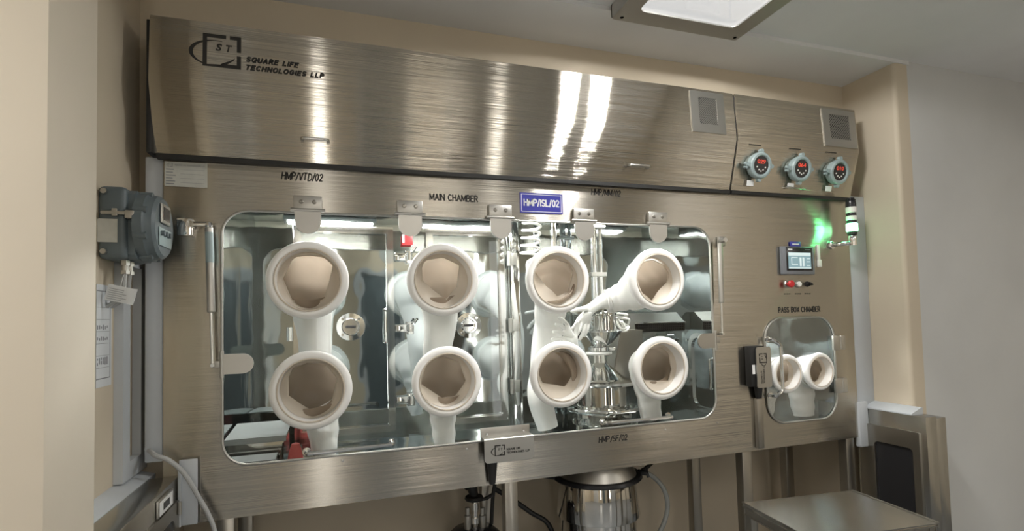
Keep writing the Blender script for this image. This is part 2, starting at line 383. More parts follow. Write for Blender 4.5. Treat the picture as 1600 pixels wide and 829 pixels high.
# sealing strips between the isolator front and the niche walls
b = new(); box(b, (-.056, .008, 1.06), (-.003, .03, 2.078), .006); struct('trim_1', b, 'trim')
b = new(); box(b, (3.076, .004, 1.0), (3.2, .03, 2.10), .006); struct('trim_2', b, 'trim')
b = new(); box(b, (3.066, -.012, .80), (3.13, .02, 1.03), .006)
prism(b, [(3.122, .9945), (3.1995, .9945), (3.1995, 1.026), (3.188, 1.026), (3.122, 1.0)], 'Y', -.235, .06); struct('trim_3', b, 'trim')
b = new(); box(b, (.0505, -.022, .853), (.104, -.012, 1.066), .003); box(b, (.0505, -.034, .853), (.060, -.012, 1.04), .003); struct('trim_4', b, 'trim')
b = new(); prism(b, [(-.0995, 1.028), (-.085, 1.026), (-.038, 1.014), (-.038, 1.0), (-.0995, 1.0)], 'Y', -.505, .06); struct('trim_5', b, 'trim')
# grey channel frame on the left wall
b = new(); plate(b, [(-.112, 1.03), (.098, 1.03), (.098, 1.76), (-.112, 1.76)], [[(-.056, 1.085), (.04, 1.085), (.04, 1.70), (-.056, 1.70)]], 'X', -.0995, -.074)
struct('trim_6', b, 'trim')

# ================================================================== CEILING LAMP
T = Thing('ceiling_lamp', 'steel framed ceiling light glowing white above the isolator', 'light', (1.91, -.51, 2.752))
LX0, LX1, LY0, LY1 = 1.605, 2.215, -.82, -.205
b = new(); plate(b, rrect(LX0, LX1, LY0, LY1, .012, 3), [rrect(LX0+.075, LX1-.075, LY0+.08, LY1-.08, .03, 5)], 'Z', 2.694, 2.70)
for (x0, y0, x1, y1) in ((LX0, LY0, LX0+.006, LY1), (LX1-.006, LY0, LX1, LY1), (LX0, LY0, LX1, LY0+.006), (LX0, LY1-.006, LX1, LY1)):
    box(b, (x0, y0, 2.699), (x1, y1, 2.751))
fr = T.part('frame', b, 'satin')
for cx, cy in ((LX0+.03, LY0+.03), (LX1-.03, LY0+.03), (LX0+.03, LY1-.03), (LX1-.03, LY1-.03)):
    T.part('screw', cyl(new(), (cx, cy, 2.688), (cx, cy, 2.696), .008, seg=12), 'chrome', fr)
b = new(); box(b, (LX0+.01, LY0+.01, 2.742), (LX1-.01, LY1-.01, 2.748)); T.part('reflector', b, 'reflector')
for x in (1.745, 1.925):
    b = new(); cyl(b, (x, -.56, 2.722), (x, -.79, 2.722), .012, seg=14); T.part('lamp_tube', b, 'tube_lit')
b = new(); box(b, (LX0+.06, LY0+.065, 2.7005), (LX1-.06, LY1-.065, 2.7035)); T.part('glass_cover', b, 'lamp_glass')

# ================================================================== ISOLATOR
WIN = (.175, 2.193, 1.026, 1.903, .085)
PBW = (2.49, 2.928, .965, 1.472, .105)
iso = Thing('glove_box_isolator', 'wide brushed steel glove box isolator with eight-port glass front on legs', 'isolator', (1.5, .25, 0))
b = new(); plate(b, [(0, .85), (3.072, .85), (3.072, 2.12), (0, 2.12)], [rrect(*WIN), rrect(*PBW)], 'Y', 0, .004)
box(b, (0, .004, .85), (3.072, .5, .862)); box(b, (0, .004, .85), (.006, .5, 2.1)); box(b, (3.066, .004, .85), (3.072, .5, 2.1))
front = iso.part('front_panel', b, 'panel')
b = new()
for x, z in ((.56, 1.005), (1.02, 1.0), (1.92, .993), (2.2, 1.0)): iso.part('screw', lathe(new(), [(0, .003), (.004, .002), (.005, 0)], (x, 0, z), (0, -1, 0), 12), 'chrome', front)
# chamber interior
CX0, CX1, CY1, CZ0, CZ1 = .15, 2.385, .5, .945, 2.03
b = new(); box(b, (CX0, CY1, CZ0), (CX1, CY1+.006, CZ1)); iso.part('chamber_back_wall', b, 'mirror')
b = new(); box(b, (CX0-.006, .004, CZ0), (CX0, CY1, CZ1)); iso.part('chamber_side_wall', b, 'mirror')
b = new(); box(b, (CX1, .004, CZ0), (CX1+.006, CY1, CZ1)); iso.part('chamber_side_wall', b, 'mirror')
b = new(); box(b, (CX0, .004, CZ0-.006), (CX1, CY1, CZ0)); iso.part('chamber_floor', b, 'mirror')
b = new(); box(b, (CX0, .004, CZ1), (CX1, CY1, CZ1+.006)); iso.part('chamber_ceiling', b, 'mirror')
def chamber_lamp(x, label, y=.25, CZ1=CZ1, w=.22):
    t = Thing('chamber_lamp', label, 'light', (x, y, CZ1), 'lamps in the chamber ceilings')
    b = new(); box(b, (x-w, y-.05, CZ1-.024), (x+w, y+.05, CZ1-.001), .004); t.part('lamp_body', b, 'satin')
    b = new(); box(b, (x-w+.02, y-.037, CZ1-.028), (x+w-.02, y+.037, CZ1-.0245)); t.part('diffuser', b, 'led')
chamber_lamp(.52, 'flat white lamp in the chamber ceiling above the left-hand ports')
chamber_lamp(1.18, 'flat white lamp in the chamber ceiling above the centre post')
b = None
chamber_lamp(1.95, 'flat white lamp in the chamber ceiling above the right-hand ports')
# main window
MAIN = [(.452, 1.658), (.934, 1.658), (1.41, 1.658), (1.884, 1.658), (.459, 1.27), (.942, 1.27), (1.414, 1.27), (1.888, 1.27)]
b = new(); plate(b, rrect(WIN[0]+.003, WIN[1]-.003, WIN[2]+.003, WIN[3]-.003, .083), [circ(x, z, .117) for x, z in MAIN], 'Y', -.008, .002)
pane = iso.part('window_pane', b, 'glass', label='large clear window pane with eight round port holes')
def gasket(x0, x1, z0, z1, r, y=-.006, rad=.0045):
    b = new(); tube(b, [Vector((x, y, z)) for x, z in rrect(x0, x1, z0, z1, r, 10)], rad, 8, 0, False, True); return b
iso.part('window_gasket', gasket(*WIN), 'satin', pane)
def window_hinge(x, z):
    b = new(); box(b, (x-.048, -.018, z+.004), (x+.048, -.002, z+.058), .003)
    cyl(b, (x-.058, -.016, z+.006), (x+.058, -.016, z+.006), .007, seg=12)
    prism(b, [(x-.044, z-.03), (x-.044, z+.0), (x-.028, z+.004), (x-.028, z+.012), (x+.028, z+.012), (x+.028, z+.004), (x+.044, z), (x+.044, z-.03)]+[(x+.044*math.cos(math.radians(a)), z-.035+.044*math.sin(math.radians(a))) for a in range(0, -181, -12)], 'Y', -.02, -.010)
    h = iso.part('window_hinge', b, 'satin')
    for dx in (-.022, .022): iso.part('screw', lathe(new(), [(0, .004), (.005, .004), (.008, .001), (.008, 0)], (x+dx, -.018, z+.036), (0, -1, 0), 14), 'dark_steel', h)
for x in (.452, .815, 1.176, 1.547, 1.912): window_hinge(x, 1.905)
def window_latch(x, z, s):
    b = new(); q = [(x-s*.005, z-.034), (x+s*.06, z-.034)]+[(x+s*(.06+.034*math.cos(math.radians(a))), z+.034*math.sin(math.radians(a))) for a in range(-80, 81, 16)]+[(x+s*.06, z+.034), (x-s*.005, z+.034)]
    prism(b, q, 'Y', -.022, -.013); cyl(b, (x-s*.004, -.017, z-.045), (x-s*.004, -.017, z+.045), .007, seg=12)
    box(b, (min(x-s*.03, x-s*.004), -.018, z-.012), (max(x-s*.03, x-s*.004), -.0, z+.012), .002)
    iso.part('window_latch', b, 'satin')
window_latch(.180, 1.373, 1); window_latch(2.19, 1.378, -1)
def bar_handle(x0, x1, z0, z1, parent):
    b = new(); tube(b, [(x0, -.008, z0), (x0, -.035, z0), (x0+.008, -.045, z0), (x0+.03, -.047, z0), (x1-.03, -.047, z1), (x1-.008, -.045, z1), (x1, -.035, z1), (x1, -.008, z1)], .0075, 10, 5)
    for x, z in ((x0, z0), (x1, z1)): cyl(b, (x, -.0085, z), (x, -.013, z), .014, seg=14)
    iso.part('window_handle', b, 'chrome', parent)
bar_handle(.44, .735, 1.052, 1.056, pane); bar_handle(1.605, 1.93, 1.056, 1.056, pane)
# pass box chamber interior and its glass door
QX0, QX1, QZ0, QZ1 = 2.44, 2.985, .93, 1.52
for nm, a, c in (('pass_box_back_wall', (QX0, .46, QZ0), (QX1, .466, QZ1)), ('pass_box_side_wall', (QX0-.006, .004, QZ0), (QX0, .46, QZ1)), ('pass_box_side_wall', (QX1, .004, QZ0), (QX1+.006, .46, QZ1)), ('pass_box_floor', (QX0, .004, QZ0-.006), (QX1, .46, QZ0)), ('pass_box_ceiling', (QX0, .004, QZ1), (QX1, .46, QZ1+.006))):
    b = new(); box(b, a, c); iso.part(nm, b, 'mirror')
chamber_lamp(2.70, 'small flat white lamp in the ceiling of the pass box chamber', .09, QZ1, .12)
PBP = [(2.592, 1.203), (2.797, 1.203)]
b = new(); plate(b, rrect(PBW[0]+.003, PBW[1]-.003, PBW[2]+.003, PBW[3]-.003, .102), [circ(x, z, .078) for x, z in PBP], 'Y', -.010, .0)
pdoor = iso.part('pass_box_door', b, 'glass')
iso.part('door_gasket', gasket(*PBW), 'satin', pdoor)
for z in (1.338, 1.123):
    b = new(); box(b, (2.905, -.022, z-.036), (2.953, -.0095, z+.036), .004); cyl(b, (2.957, -.016, z-.030), (2.957, -.016, z+.030), .007, seg=12); box(b, (2.960, -.018, z-.036), (2.99, -.002, z+.036), .003)
    iso.part('door_hinge', b, 'satin', pdoor)
b = new(); tube(b, [(2.497, -.0105, 1.372), (2.497, -.04, 1.372), (2.502, -.05, 1.370), (2.525, -.062, 1.345), (2.528, -.064, 1.31), (2.528, -.064, 1.16), (2.525, -.062, 1.13), (2.502, -.05, 1.107), (2.497, -.04, 1.105), (2.497, -.0105, 1.105)], .0075, 10, 5)
for z in (1.372, 1.105): cyl(b, (2.497, -.0105, z), (2.497, -.018, z), .014, seg=14)
iso.part('door_handle', b, 'chrome', pdoor)
# stand legs
for x, y in ((.18, .03), (1.20, .03), (2.369, .03), (3.02, .03), (.18, .41), (1.20, .41), (2.365, .41), (3.005, .41)):
    b = new(); box(b, (x-.027, y-.02, .012), (x+.027, y+.03, .85), .004); lathe(b, [(.03, 0), (.03, .006), (.012, .014)], (x, y+.005, 0), (0, 0, 1), 16)
    iso.part('leg', b, 'dark_steel')
# lettering and felt-pen writing on the front
def onpanel(u, v, d): return Vector((u, -.0002-d, v))
def lettering(name, *a, **k):
    b = new(); stroke_text(b, *a, onpanel, **k); return iso.part(name, b, 'ink', smooth=0)
lettering('lettering', 'MAIN CHAMBER', .892, 1.972, .196, .028, weight=.17)
lettering('lettering', 'PASS BOX CHAMBER', 2.585, 1.497, .268, .028, weight=.17)
lettering('handwriting', 'HMP/VTD/02', .362, 2.022, .140, .029, weight=.15, shear=.12, wobble=.06)
lettering('handwriting', 'HMP/MM/02', 1.592, 2.028, .144, .028, weight=.15, shear=.10, wobble=.06)
lettering('handwriting', 'HMP/SF/02', 1.590, .966, .138, .026, weight=.15, shear=.10, wobble=.06)

# ================================================================== HOODS
YB, YR, YT, ZB, ZR, ZT = -.020, -.084, -.070, 2.082, 2.307, 2.525
def faceY(z): return YB+(YR-YB)*(z-ZB)/(ZR-ZB) if z < ZR else YR+(YT-YR)*(z-ZR)/(ZT-ZR)
def onhood(u, q, d): return Vector((u, faceY(q)-.0003-d, q))
def hood_shell(x0, x1):
    b = new(); prism(b, [(YB, ZB), (YR, ZR), (YT, ZT), (.098, ZT), (.098, ZB+.045), (-.0005, ZB+.045), (-.0005, ZB)], 'X', x0, x1)
    bmesh.ops.bevel(b, geom=[e for e in b.edges if abs(e.verts[0].co.x-e.verts[1].co.x) < 1e-5 and e.verts[0].co.y < 0], offset=.002, segments=2, affect='EDGES'); return b
hood = Thing('plenum_hood', 'long brushed steel hood with black emblem above the glove window', 'hood', (1.14, 0, ZB))
hs = hood.part('hood_shell', hood_shell(-.0204, 2.307), 'hood')
b = new(); box(b, (-.015, -.026, 2.066), (2.305, -.0005, 2.0815)); box(b, (-.036, -.05, 2.075), (-.0206, .06, 2.52), .003); hood.part('gasket_and_gap', b, 'black')  # lip gasket; black side strip stands in for the shaded gap by the wall
for x0, x1, z in ((.437, .524, 2.156), (1.745, 1.85, 2.151)):
    yy = faceY(z); b = new()
    tube(b, [(x0, yy+.002, z), (x0, yy-.02, z), (x0+.006, yy-.028, z), (x0+.02, yy-.03, z), (x1-.02, yy-.03, z), (x1-.006, yy-.028, z), (x1, yy-.02, z), (x1, yy+.002, z)], .0055, 10, 4)
    hood.part('hood_handle', b, 'steel')
def emblem(b, x, z, s, fn, depth):
    """open square with a swoosh and two letters; lower left of the square at (x, z), side s"""
    def pl(q, holes=()): plate(b, [(x+u*s, z+v*s) for u, v in q], [], 'Y', 0, depth, fn)
    t = .11
    pl([(0, 0), (t, 0), (t, 1), (0, 1)]); pl([(t, 1-t), (.6, 1-t), (.6, 1), (t, 1)])
    pl([(.71, 1-t*.8), (1, 1-t*.8), (1, .5), (1-t, .5), (1-t, 1-2.1*t), (.71, 1-2.1*t)][::-1]) if False else pl([(.70, 1), (1, 1), (1, .52), (1-t, .52), (1-t, 1-t), (.70, 1-t)][::-1])
    pl([(1, .40), (1, 0), (.5, 0), (.5, t), (1-t, t), (1-t, .40)][::-1]); pl([(t, 0), (.5, 0), (.5, t*.8), (t, t*.5)])
    o, i = [], []
    for k in range(25):
        a = math.radians(75+k/24*185); w = .05*math.sin(math.pi*k/24)+.008
        o.append((.33+.72*math.cos(a)*.95, .42+.40*math.sin(a))); i.append((.33+(.72-w*1.9)*math.cos(a)*.95+.0, .42+(.40-w)*math.sin(a)))
    q = o+i[::-1]; plate(b, [(x+u*s, z+v*s) for u, v in q], [], 'Y', 0, depth, fn)
    q = [(.40, .02), (.62, .10), (.80, .24), (.84, .32), (.70, .22), (.5, .12)]; plate(b, [(x+u*s, z+v*s) for u, v in q], [], 'Y', 0, depth, fn)
    text(b, 'S', x+s*.33, z+s*.50, s*.17, s*.22, 0, bold=.03, shear=.2, fn=fn, depth=depth); text(b, 'T', x+s*.60, z+s*.50, s*.16, s*.21, 0, bold=.03, shear=.2, fn=fn, depth=depth)
b = new(); emblem(b, .133, 2.371, .115, onhood, .0006); hood.part('emblem', b, 'ink', smooth=0)
b = new(); stroke_text(b, 'SQUARE LIFE', .262, 2.401, .166, .020, onhood, weight=.27, gap=.42, shear=.2)
stroke_text(b, 'TECHNOLOGIES LLP', .260, 2.372, .252, .020, onhood, weight=.27, gap=.42, shear=.2); hood.part('lettering', b, 'ink', smooth=0)
def grille(th, x0, x1, z0, z1):
    b = new(); hx0, hx1, hz0, hz1 = x0+.042, x1-.042, z0+.04, z1-.028
    plate(b, [(x0, z0), (x1, z0), (x1, z1), (x0, z1)], [[(hx0, hz0), (hx1, hz0), (hx1, hz1), (hx0, hz1)]], 'Y', 0, .005, onhood)
    g = th.part('air_grille', b, 'satin')
    b = new(); plate(b, [(hx0, hz0), (hx1, hz0), (hx1, hz1), (hx0, hz1)], [], 'Y', -.0, .001, onhood); th.part('filter_backing', b, 'mesh_dark', g)
    b = new(); n = 9; w, h = hx1-hx0, hz1-hz0
    def seg(p, q, off): 
        d = (q-p).normalized()*.0016; nx = Vector((-d.y, d.x)); 
        plate(b, [tuple(p+nx), tuple(p-nx), tuple(q-nx), tuple(q+nx)], [], 'Y', .0015+off, .003+off, onhood)
    for k in range(-n, 2*n):
        for sgn in (1, -1):
            xa = hx0+w*k/n; pts = []
            p0 = Vector((xa, hz0 if sgn > 0 else hz1)); d = Vector((1, sgn)); L = h
            t0 = max(0, hx0-p0.x); t1 = min(L, hx1-p0.x)
            if t1-t0 > .004: seg(p0+d*t0, p0+d*t1, 0 if sgn > 0 else .0012)
    th.part('wire_mesh', b, 'satin', g)
grille(hood, 2.064, 2.246, 2.320, 2.513)
ihood = Thing('instrument_hood', 'short steel hood at the right end carrying three round gauges', 'hood', (2.69, 0, ZB))
ihood.part('hood_shell', hood_shell(2.3145, 3.0717), 'hood')
b = new(); box(b, (2.316, -.026, 2.066), (3.066, -.0005, 2.0815)); prism(b, [(YB+.007, ZB), (YR+.007, ZR), (YT+.007, ZT-.004), (.05, ZT-.004), (.05, ZB)], 'X', 2.3072, 2.3143); ihood.part('gasket_and_gap', b, 'black')  # lip gasket; black filler stands in for the dark gap between the hoods
grille(ihood, 2.842, 3.058, 2.318, 2.512)
for x in (2.415, 2.655, 2.885): ihood.part('caption_strip', box(new(), (x-.035, faceY(2.29)-.0012, 2.286), (x+.035, faceY(2.29)+.002, 2.290)), 'ink')
b = new(); tube(b, [(2.63, faceY(2.108)+.003, 2.108), (2.63, faceY(2.108)-.014, 2.108), (2.645, faceY(2.108)-.018, 2.108), (2.735, faceY(2.108)-.018, 2.106), (2.75, faceY(2.108)-.014, 2.106), (2.75, faceY(2.108)+.003, 2.106)], .004, 8, 4); ihood.part('hood_handle', b, 'steel')

# pressure gauges
gx = [2.437, 2.682, 2.926]
zg = 2.197
nrm = Vector((0, -(ZR-ZB), (YR-YB))).normalized(); nrm = Vector((0, -.981, -.19)).normalized()
def gauge(x, digits, label, lit):
    base = Vector((x, faceY(zg), zg)); t = Thing('pressure_gauge', label, 'gauge', base, 'round gauges on the right hood')
    ux = Vector((1, 0, 0)); uz = nrm.cross(ux); uz = -uz if uz.z < 0 else uz
    def at(u, v, d): return base+ux*u+uz*v+nrm*d
    b = new(); lathe(b, [(.05, .0005), (.056, .003), (.056, .016), (.061, .018), (.061, .036), (.057, .041), (.048, .042), (.043, .038), (.042, .034), (0, .034)], base, nrm, 44)
    for a in (90, 180, 270, 0):
        c, s = math.cos(math.radians(a)), math.sin(math.radians(a)); r = .066
        q = at(c*r, s*r, .018); cyl(b, q, q+nrm*.018, .010, seg=14); 
        p0 = at(c*.052, s*.052, .020); p1 = at(c*.067, s*.067, .020); box(b, (-1, -1, -1), (-.99, -.99, -.99)) if False else cyl(b, p0, p1, .0075, seg=10)
    q = at(-.078, .004, .016); cyl(b, q, q+nrm*.016, .008, seg=12); q = at(-.078, -.012, .016); cyl(b, q, q+nrm*.016, .006, seg=12)
    body = t.part('gauge_body', b, 'gauge')
    b = new(); lathe(b, [(.0415, .0342), (.0415, .0365), (0, .0368)], base, nrm, 40); face = t.part('dial', b, 'black_gloss')
    b = new(); text(b, digits, -.024, .008, .047, .019, 0, bold=.02, fn=lambda u, v, d: at(u, v, .0369+d)); t.part('led_digits', b, 'red_led' if lit else 'red_led', face, smooth=0)
    b = new()
    for u, v in ((-.024, -.008), (-.012, -.02), (.012, -.02), (.024, -.008), (.0, -.026)): cyl(b, at(u, v, .0365), at(u, v, .039), .0034, seg=10)
    t.part('key', b, 'white_plastic', face)
    b = new(); pts = [at(-.045, -.068, .003), at(-.005, -.068, .003), at(-.005, -.094, .003), at(-.045, -.094, .003)]
    vs0 = [b.verts.new(p) for p in pts]; vs1 = [b.verts.new(p+nrm*.001) for p in pts]
    b.faces.new(vs0); b.faces.new(vs1[::-1])
    for i in range(4): b.faces.new((vs0[i], vs0[(i+1) % 4], vs1[(i+1) % 4], vs1[i]))
    t.part('tag', b, 'white', body)
gauge(gx[0], '029', 'leftmost of three pale blue round gauges with red digits on the hood', 1)
gauge(gx[1], '064', 'middle of three pale blue round gauges, above the short hood handle', 1)
gauge(gx[2], '010', 'rightmost round gauge, nearest the beige wall, with dimmer digits', 0)

# ================================================================== GLOVE PORTS
HOLES = {1: [(-.059, .072), (-.086, .009), (-.057, -.067), (.008, -.086), (.052, -.064), (.082, .054), (.064, .085), (-.004, .092), (-.045, .088)],
 2: [(-.057, .08), (-.073, .057), (-.074, .002), (.016, -.074), (.064, -.022), (.072, .06), (.008, .092)],
 3: [(-.063, .07), (-.085, .036), (.013, -.067), (.068, -.046), (.077, -.008), (.088, .036), (.07, .07), (.007, .092)],
 4: [(-.05, .075), (-.072, .032), (-.049, -.055), (-.004, -.092), (.08, -.009), (.09, .03), (.07, .07), (.015, .092)],
 5: [(-.063, .075), (-.078, .044), (-.078, -.021), (.006, -.085), (.064, -.057), (.085, .029), (.046, .082), (-.016, .092)],
 6: [(-.07, .066), (-.092, -.01), (-.013, -.068), (.039, -.064), (.081, -.007), (.062, .062), (-.009, .093)],
 7: [(-.074, .055), (-.086, .008), (-.069, -.035), (.031, -.057), (.071, -.011), (.08, .05), (.045, .082), (-.026, .09)],
 8: [(-.045, .08), (-.083, -.01), (-.059, -.054), (.011, -.061), (.065, -.064), (.092, -.015), (.075, .055), (.04, .085)],
 9: [(-.045, .045), (-.058, .0), (-.050, -.035), (.015, -.045), (.045, -.038), (.052, .0), (.04, .045), (0, .062)],
 10: [(-.045, .042), (-.058, 0), (-.042, -.040), (.0, -.055), (.038, -.042), (.055, .0), (.038, .045), (-.005, .060)]}
def hand_mesh(chains, radii):
    """one continuous skinned glove: chains share the first point (the wrist)"""
    me = bpy.data.meshes.new('hand'); vs_, es, rr = [], [], []
    def addv(p, r): vs_.append(Vector(p)); rr.append(r); return len(vs_)-1
    palm = [addv(p, r) for p, r in chains[0]]
    for a, c in zip(palm, palm[1:]): es.append((a, c))
    for root, ch in chains[1:]:
        prev = palm[root]
        for p, r in ch:
            k = addv(p, r); es.append((prev, k)); prev = k
    me.from_pydata(vs_, es, []); o = bpy.data.objects.new('hand', me); COL.objects.link(o)
    sk = o.modifiers.new('skin', 'SKIN'); sk.use_smooth_shade = True
    for i, sv in enumerate(me.skin_vertices[0].data):
        q = rr[i]; sv.radius = q if hasattr(q, '__len__') else (q, q); sv.use_root = (i == 0)
    sb = o.modifiers.new('sub', 'SUBSURF'); sb.levels = 2; sb.render_levels = 2
    bpy.context.view_layer.update()
    m2 = bpy.data.meshes.new_from_object(o.evaluated_get(bpy.context.evaluated_depsgraph_get()))
    bm = bmesh.new(); bm.from_mesh(m2); bpy.data.objects.remove(o); bpy.data.meshes.remove(m2); return bm
def glove_port(idx, c, R, path, radii, label, group, y0=-.0085, hand=None, seed=0):
    x, z = c; k = R/.1375
    t = Thing('glove_port', label, 'glove port', (x, y0, z), group)
    prof = [(.128, 0), (.134, .008), (.1375, .020), (.1365, .031), (.130, .039), (.120, .042), (.112, .041), (.108, .037), (.1065, .028), (.105, -.03), (.1115, -.03), (.1155, -.004), (.128, -.0)]
    b = new(); lathe(b, [(r*k, h*k) for r, h in prof], (x, y0, z), (0, -1, 0), 56, close=False); bmesh.ops.remove_doubles(b, verts=b.verts[:], dist=1e-6)
    ring = t.part('port_ring', b, 'ring', smooth=50)
    b = new(); tube(b, [(x+.109*k*math.cos(q*math.pi/24), y0-.0415*k, z+.109*k*math.sin(q*math.pi/24)) for q in range(48)], .0028*k, 8, 0, False, True)
    t.part('seal_ring', b, 'cuff', ring)
    # folded cuff: a collar whose inner edge is creased into flat facets
    b = new(); n = 72; H = HOLES[idx]; hp = [Vector(p) for p in H]
    ang = sorted([(math.atan2(p.y, p.x), p) for p in hp], key=lambda q: q[0])
    def hole(a):
        d = Vector((math.cos(a), math.sin(a))); best = .09*k
        for i in range(len(ang)):
            p, q = ang[i][1], ang[(i+1) % len(ang)][1]; e = q-p; den = d.x*e.y-d.y*e.x
            if abs(den) < 1e-9: continue
            tt = (p.x*e.y-p.y*e.x)/den; uu = (p.x*d.y-p.y*d.x)/den
            if tt > 0 and -1e-6 <= uu <= 1+1e-6: best = tt; break
        return min(best, .098*k)
    rings = []
    for j, (f, y) in enumerate(((0, .0), (.4, .009), (.75, .012), (1., .010), (.97, .016), (.5, .024), (0, .030))):
        row = []
        for i in range(n):
            a = 2*math.pi*i/n-math.pi; r = .1042*k*(1-f)+hole(a)*f
            bow = .008*k*math.sin(a*3+seed)*f
            row.append(b.verts.new((x+r*math.cos(a), y0+.012+y*k+bow, z+r*math.sin(a))))
        rings.append(row)
    for r0, r1 in zip(rings, rings[1:]):
        for i in range(n): b.faces.new((r0[i], r0[(i+1) % n], r1[(i+1) % n], r1[i]))
    t.part('folded_cuff', b, 'cuff', smooth=28)
    b = new(); rnd = random.Random(seed+3); ph = [rnd.uniform(0, 6.28) for _ in range(6)]
    def wob(s, a):
        w = min(1, s*3)
        return 1+w*(.035*math.sin(3*a+ph[0]+4*s)+.03*math.sin(2*a+ph[1]-7*s)+.02*math.sin(5*a+ph[2]+19*s)+.025*math.sin(s*38+ph[3]+math.sin(a*2)))
    tube(b, path, radii, 40, 8, caps=False, wob=wob)
    # close only the far end
    last = b.verts[:][-40:]; b.faces.new(last)
    # make outside normals
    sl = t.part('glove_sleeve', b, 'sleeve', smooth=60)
    me = sl.data
    if hand: 
        t.part('glove_hand', hand, 'glove', sl, smooth=60)
    return t
ys = -.0085+.024
def straight(c, k, end, mid=None):
    x, z = c; return [(x, ys, z), (x, ys+.05*k, z-.002)]+(mid or [])+end
R0 = [.1125, .1125, .108, .085, .068, .062, .06, .05]
def hanging(i, dx, zend, w=1.):
    x, z = MAIN[i]
    L = z-zend
    return [(x, ys, z), (x, ys+.036, z-.002), (x+dx*.2, ys+.068, z-.026), (x+dx*.5, ys+.084, z-.09), (x+dx*.75, ys+.092, z-.09-(L-.09)*.33), (x+dx*.9, ys+.090, z-.09-(L-.09)*.67), (x+dx, ys+.085, zend)]
def behind(i, dx):
    x, z = MAIN[i]
    return [(x, ys, z), (x, ys+.036, z-.002), (x+dx*.2, ys+.068, z-.026), (x+dx*.6, ys+.086, z-.09), (x+dx, ys+.12, z-.19), (x+dx, ys+.225, z-.29), (x+dx, ys+.25, z-.40), (x+dx, ys+.25, z-.54)]
def rad(e): return [.1125, .107, .094, .074, .062, .056, e]
G = 'glove ports in the main window'
glove_port(1, MAIN[0], .1385, behind(0, .01), [.1125, .107, .094, .074, .061, .057, .054, .045], 'top left glove port of the main window, with a round brown opening', G, seed=1)
glove_port(2, MAIN[1], .1385, behind(1, .014), [.1125, .107, .094, .074, .062, .058, .054, .045], 'second glove port of the upper row, right of the red tag', G, seed=2)
x, z = MAIN[2]
glove_port(3, MAIN[2], .140, [(x, ys, z), (x+.002, ys+.03, z-.004), (x+.016, ys+.065, z-.034), (x+.040, ys+.14, z-.10), (x+.054, ys+.21, z-.19), (x+.040, ys+.25, z-.4), (x+.015, ys+.235, z-.52), (x+.045, ys+.22, z-.66)], [.1125, .101, .086, .070, .065, .063, .060, .048], 'third glove port of the upper row, below the white coiled hose', G, seed=3)
# upper right port: sleeve drawn to the left, gloved hand hanging from its cuff
def hand_right():
    y = .235
    palm = [((1.790, y-.005, 1.578), (.050, .050)), ((1.752, y-.012, 1.576), (.044, .040)), ((1.712, y-.016, 1.560), (.031, .026)), ((1.676, y-.018, 1.535), (.041, .021)), ((1.648, y-.02, 1.503), (.043, .019))]
    def fing(kn, tip, r, bow=.012):
        kn, tip = Vector(kn), Vector(tip); mid1 = kn.lerp(tip, .45)+Vector((0, -bow, 0)); mid2 = kn.lerp(tip, .78)+Vector((0, -bow*.6, 0))
        return [(kn, r*1.12), (mid1, r), (mid2, r*.93), (tip, r*.78)]
    f = [(4, fing((1.612, y-.022, 1.490), (1.566, y-.03, 1.440), .0098)),
         (4, fing((1.628, y-.024, 1.478), (1.584, y-.036, 1.406), .0100)),
         (4, fing((1.648, y-.022, 1.470), (1.608, y-.03, 1.392), .0098)),
         (4, fing((1.667, y-.018, 1.472), (1.636, y-.022, 1.408), .0088)),
         (3, [((1.640, y-.035, 1.540), .0135), ((1.600, y-.045, 1.537), .0115), ((1.560, y-.05, 1.528), .0095)])]
    return hand_mesh([palm]+f, None)
x, z = MAIN[3]
glove_port(4, MAIN[3], .1385, [(x, ys, z), (x, ys+.04, z-.008), (x-.02, ys+.10, z-.038), (x-.052, ys+.16, z-.062), (x-.09, ys+.195, z-.078), (x-.118, ys+.205, z-.084)], [.1125, .108, .090, .070, .060, .055], 'top right glove port, its white glove hanging to the left', G, hand=hand_right(), seed=4)
glove_port(5, MAIN[4], .1385, hanging(4, .04, 1.0), [.1125, .107, .094, .074, .058, .050, .042], 'bottom left glove port of the main window, above the bar handle', G, seed=5)
glove_port(6, MAIN[5], .134, hanging(5, .008, 1.0), [.1125, .106, .092, .072, .054, .046, .040], 'second glove port of the lower row, left of the centre post', G, seed=6)
# third of the lower row: glove lifted up behind the ring, fingers spread to the left
def hand_left():
    y = .070; dx = -.018
    palm = [((1.540, y+.004, 1.345), (.034, .034)), ((1.528, y, 1.380), (.027, .024)), ((1.520, y-.004, 1.405), (.034, .019)), ((1.512, y-.006, 1.432), (.039, .017))]
    def fing(kn, tip, r):
        kn, tip = Vector(kn), Vector(tip); m = kn.lerp(tip, .5)+Vector((0, -.008, .004)); m2 = kn.lerp(tip, .8)+Vector((0, -.005, .002))
        return [(kn, r*1.1), (m, r), (m2, r*.92), (tip, r*.78)]
    f = [(3, fing((1.508, y-.006, 1.470), (1.462, y-.012, 1.503), .0090)), (3, fing((1.496, y-.008, 1.454), (1.444, y-.016, 1.474), .0094)),
         (3, fing((1.487, y-.008, 1.434), (1.432, y-.014, 1.441), .0090)), (2, fing((1.482, y-.006, 1.412), (1.426, y-.010, 1.408), .0082)),
         (2, [((1.545, y-.004, 1.43), .0120), ((1.555, y-.008, 1.460), .0100), ((1.553, y-.012, 1.484), .0086)])]
    sh = lambda ch: [((p[0]+dx, p[1], p[2]), r) for p, r in ch]
    return hand_mesh([sh(palm)]+[(i, sh(c)) for i, c in f], None)
x, z = MAIN[6]
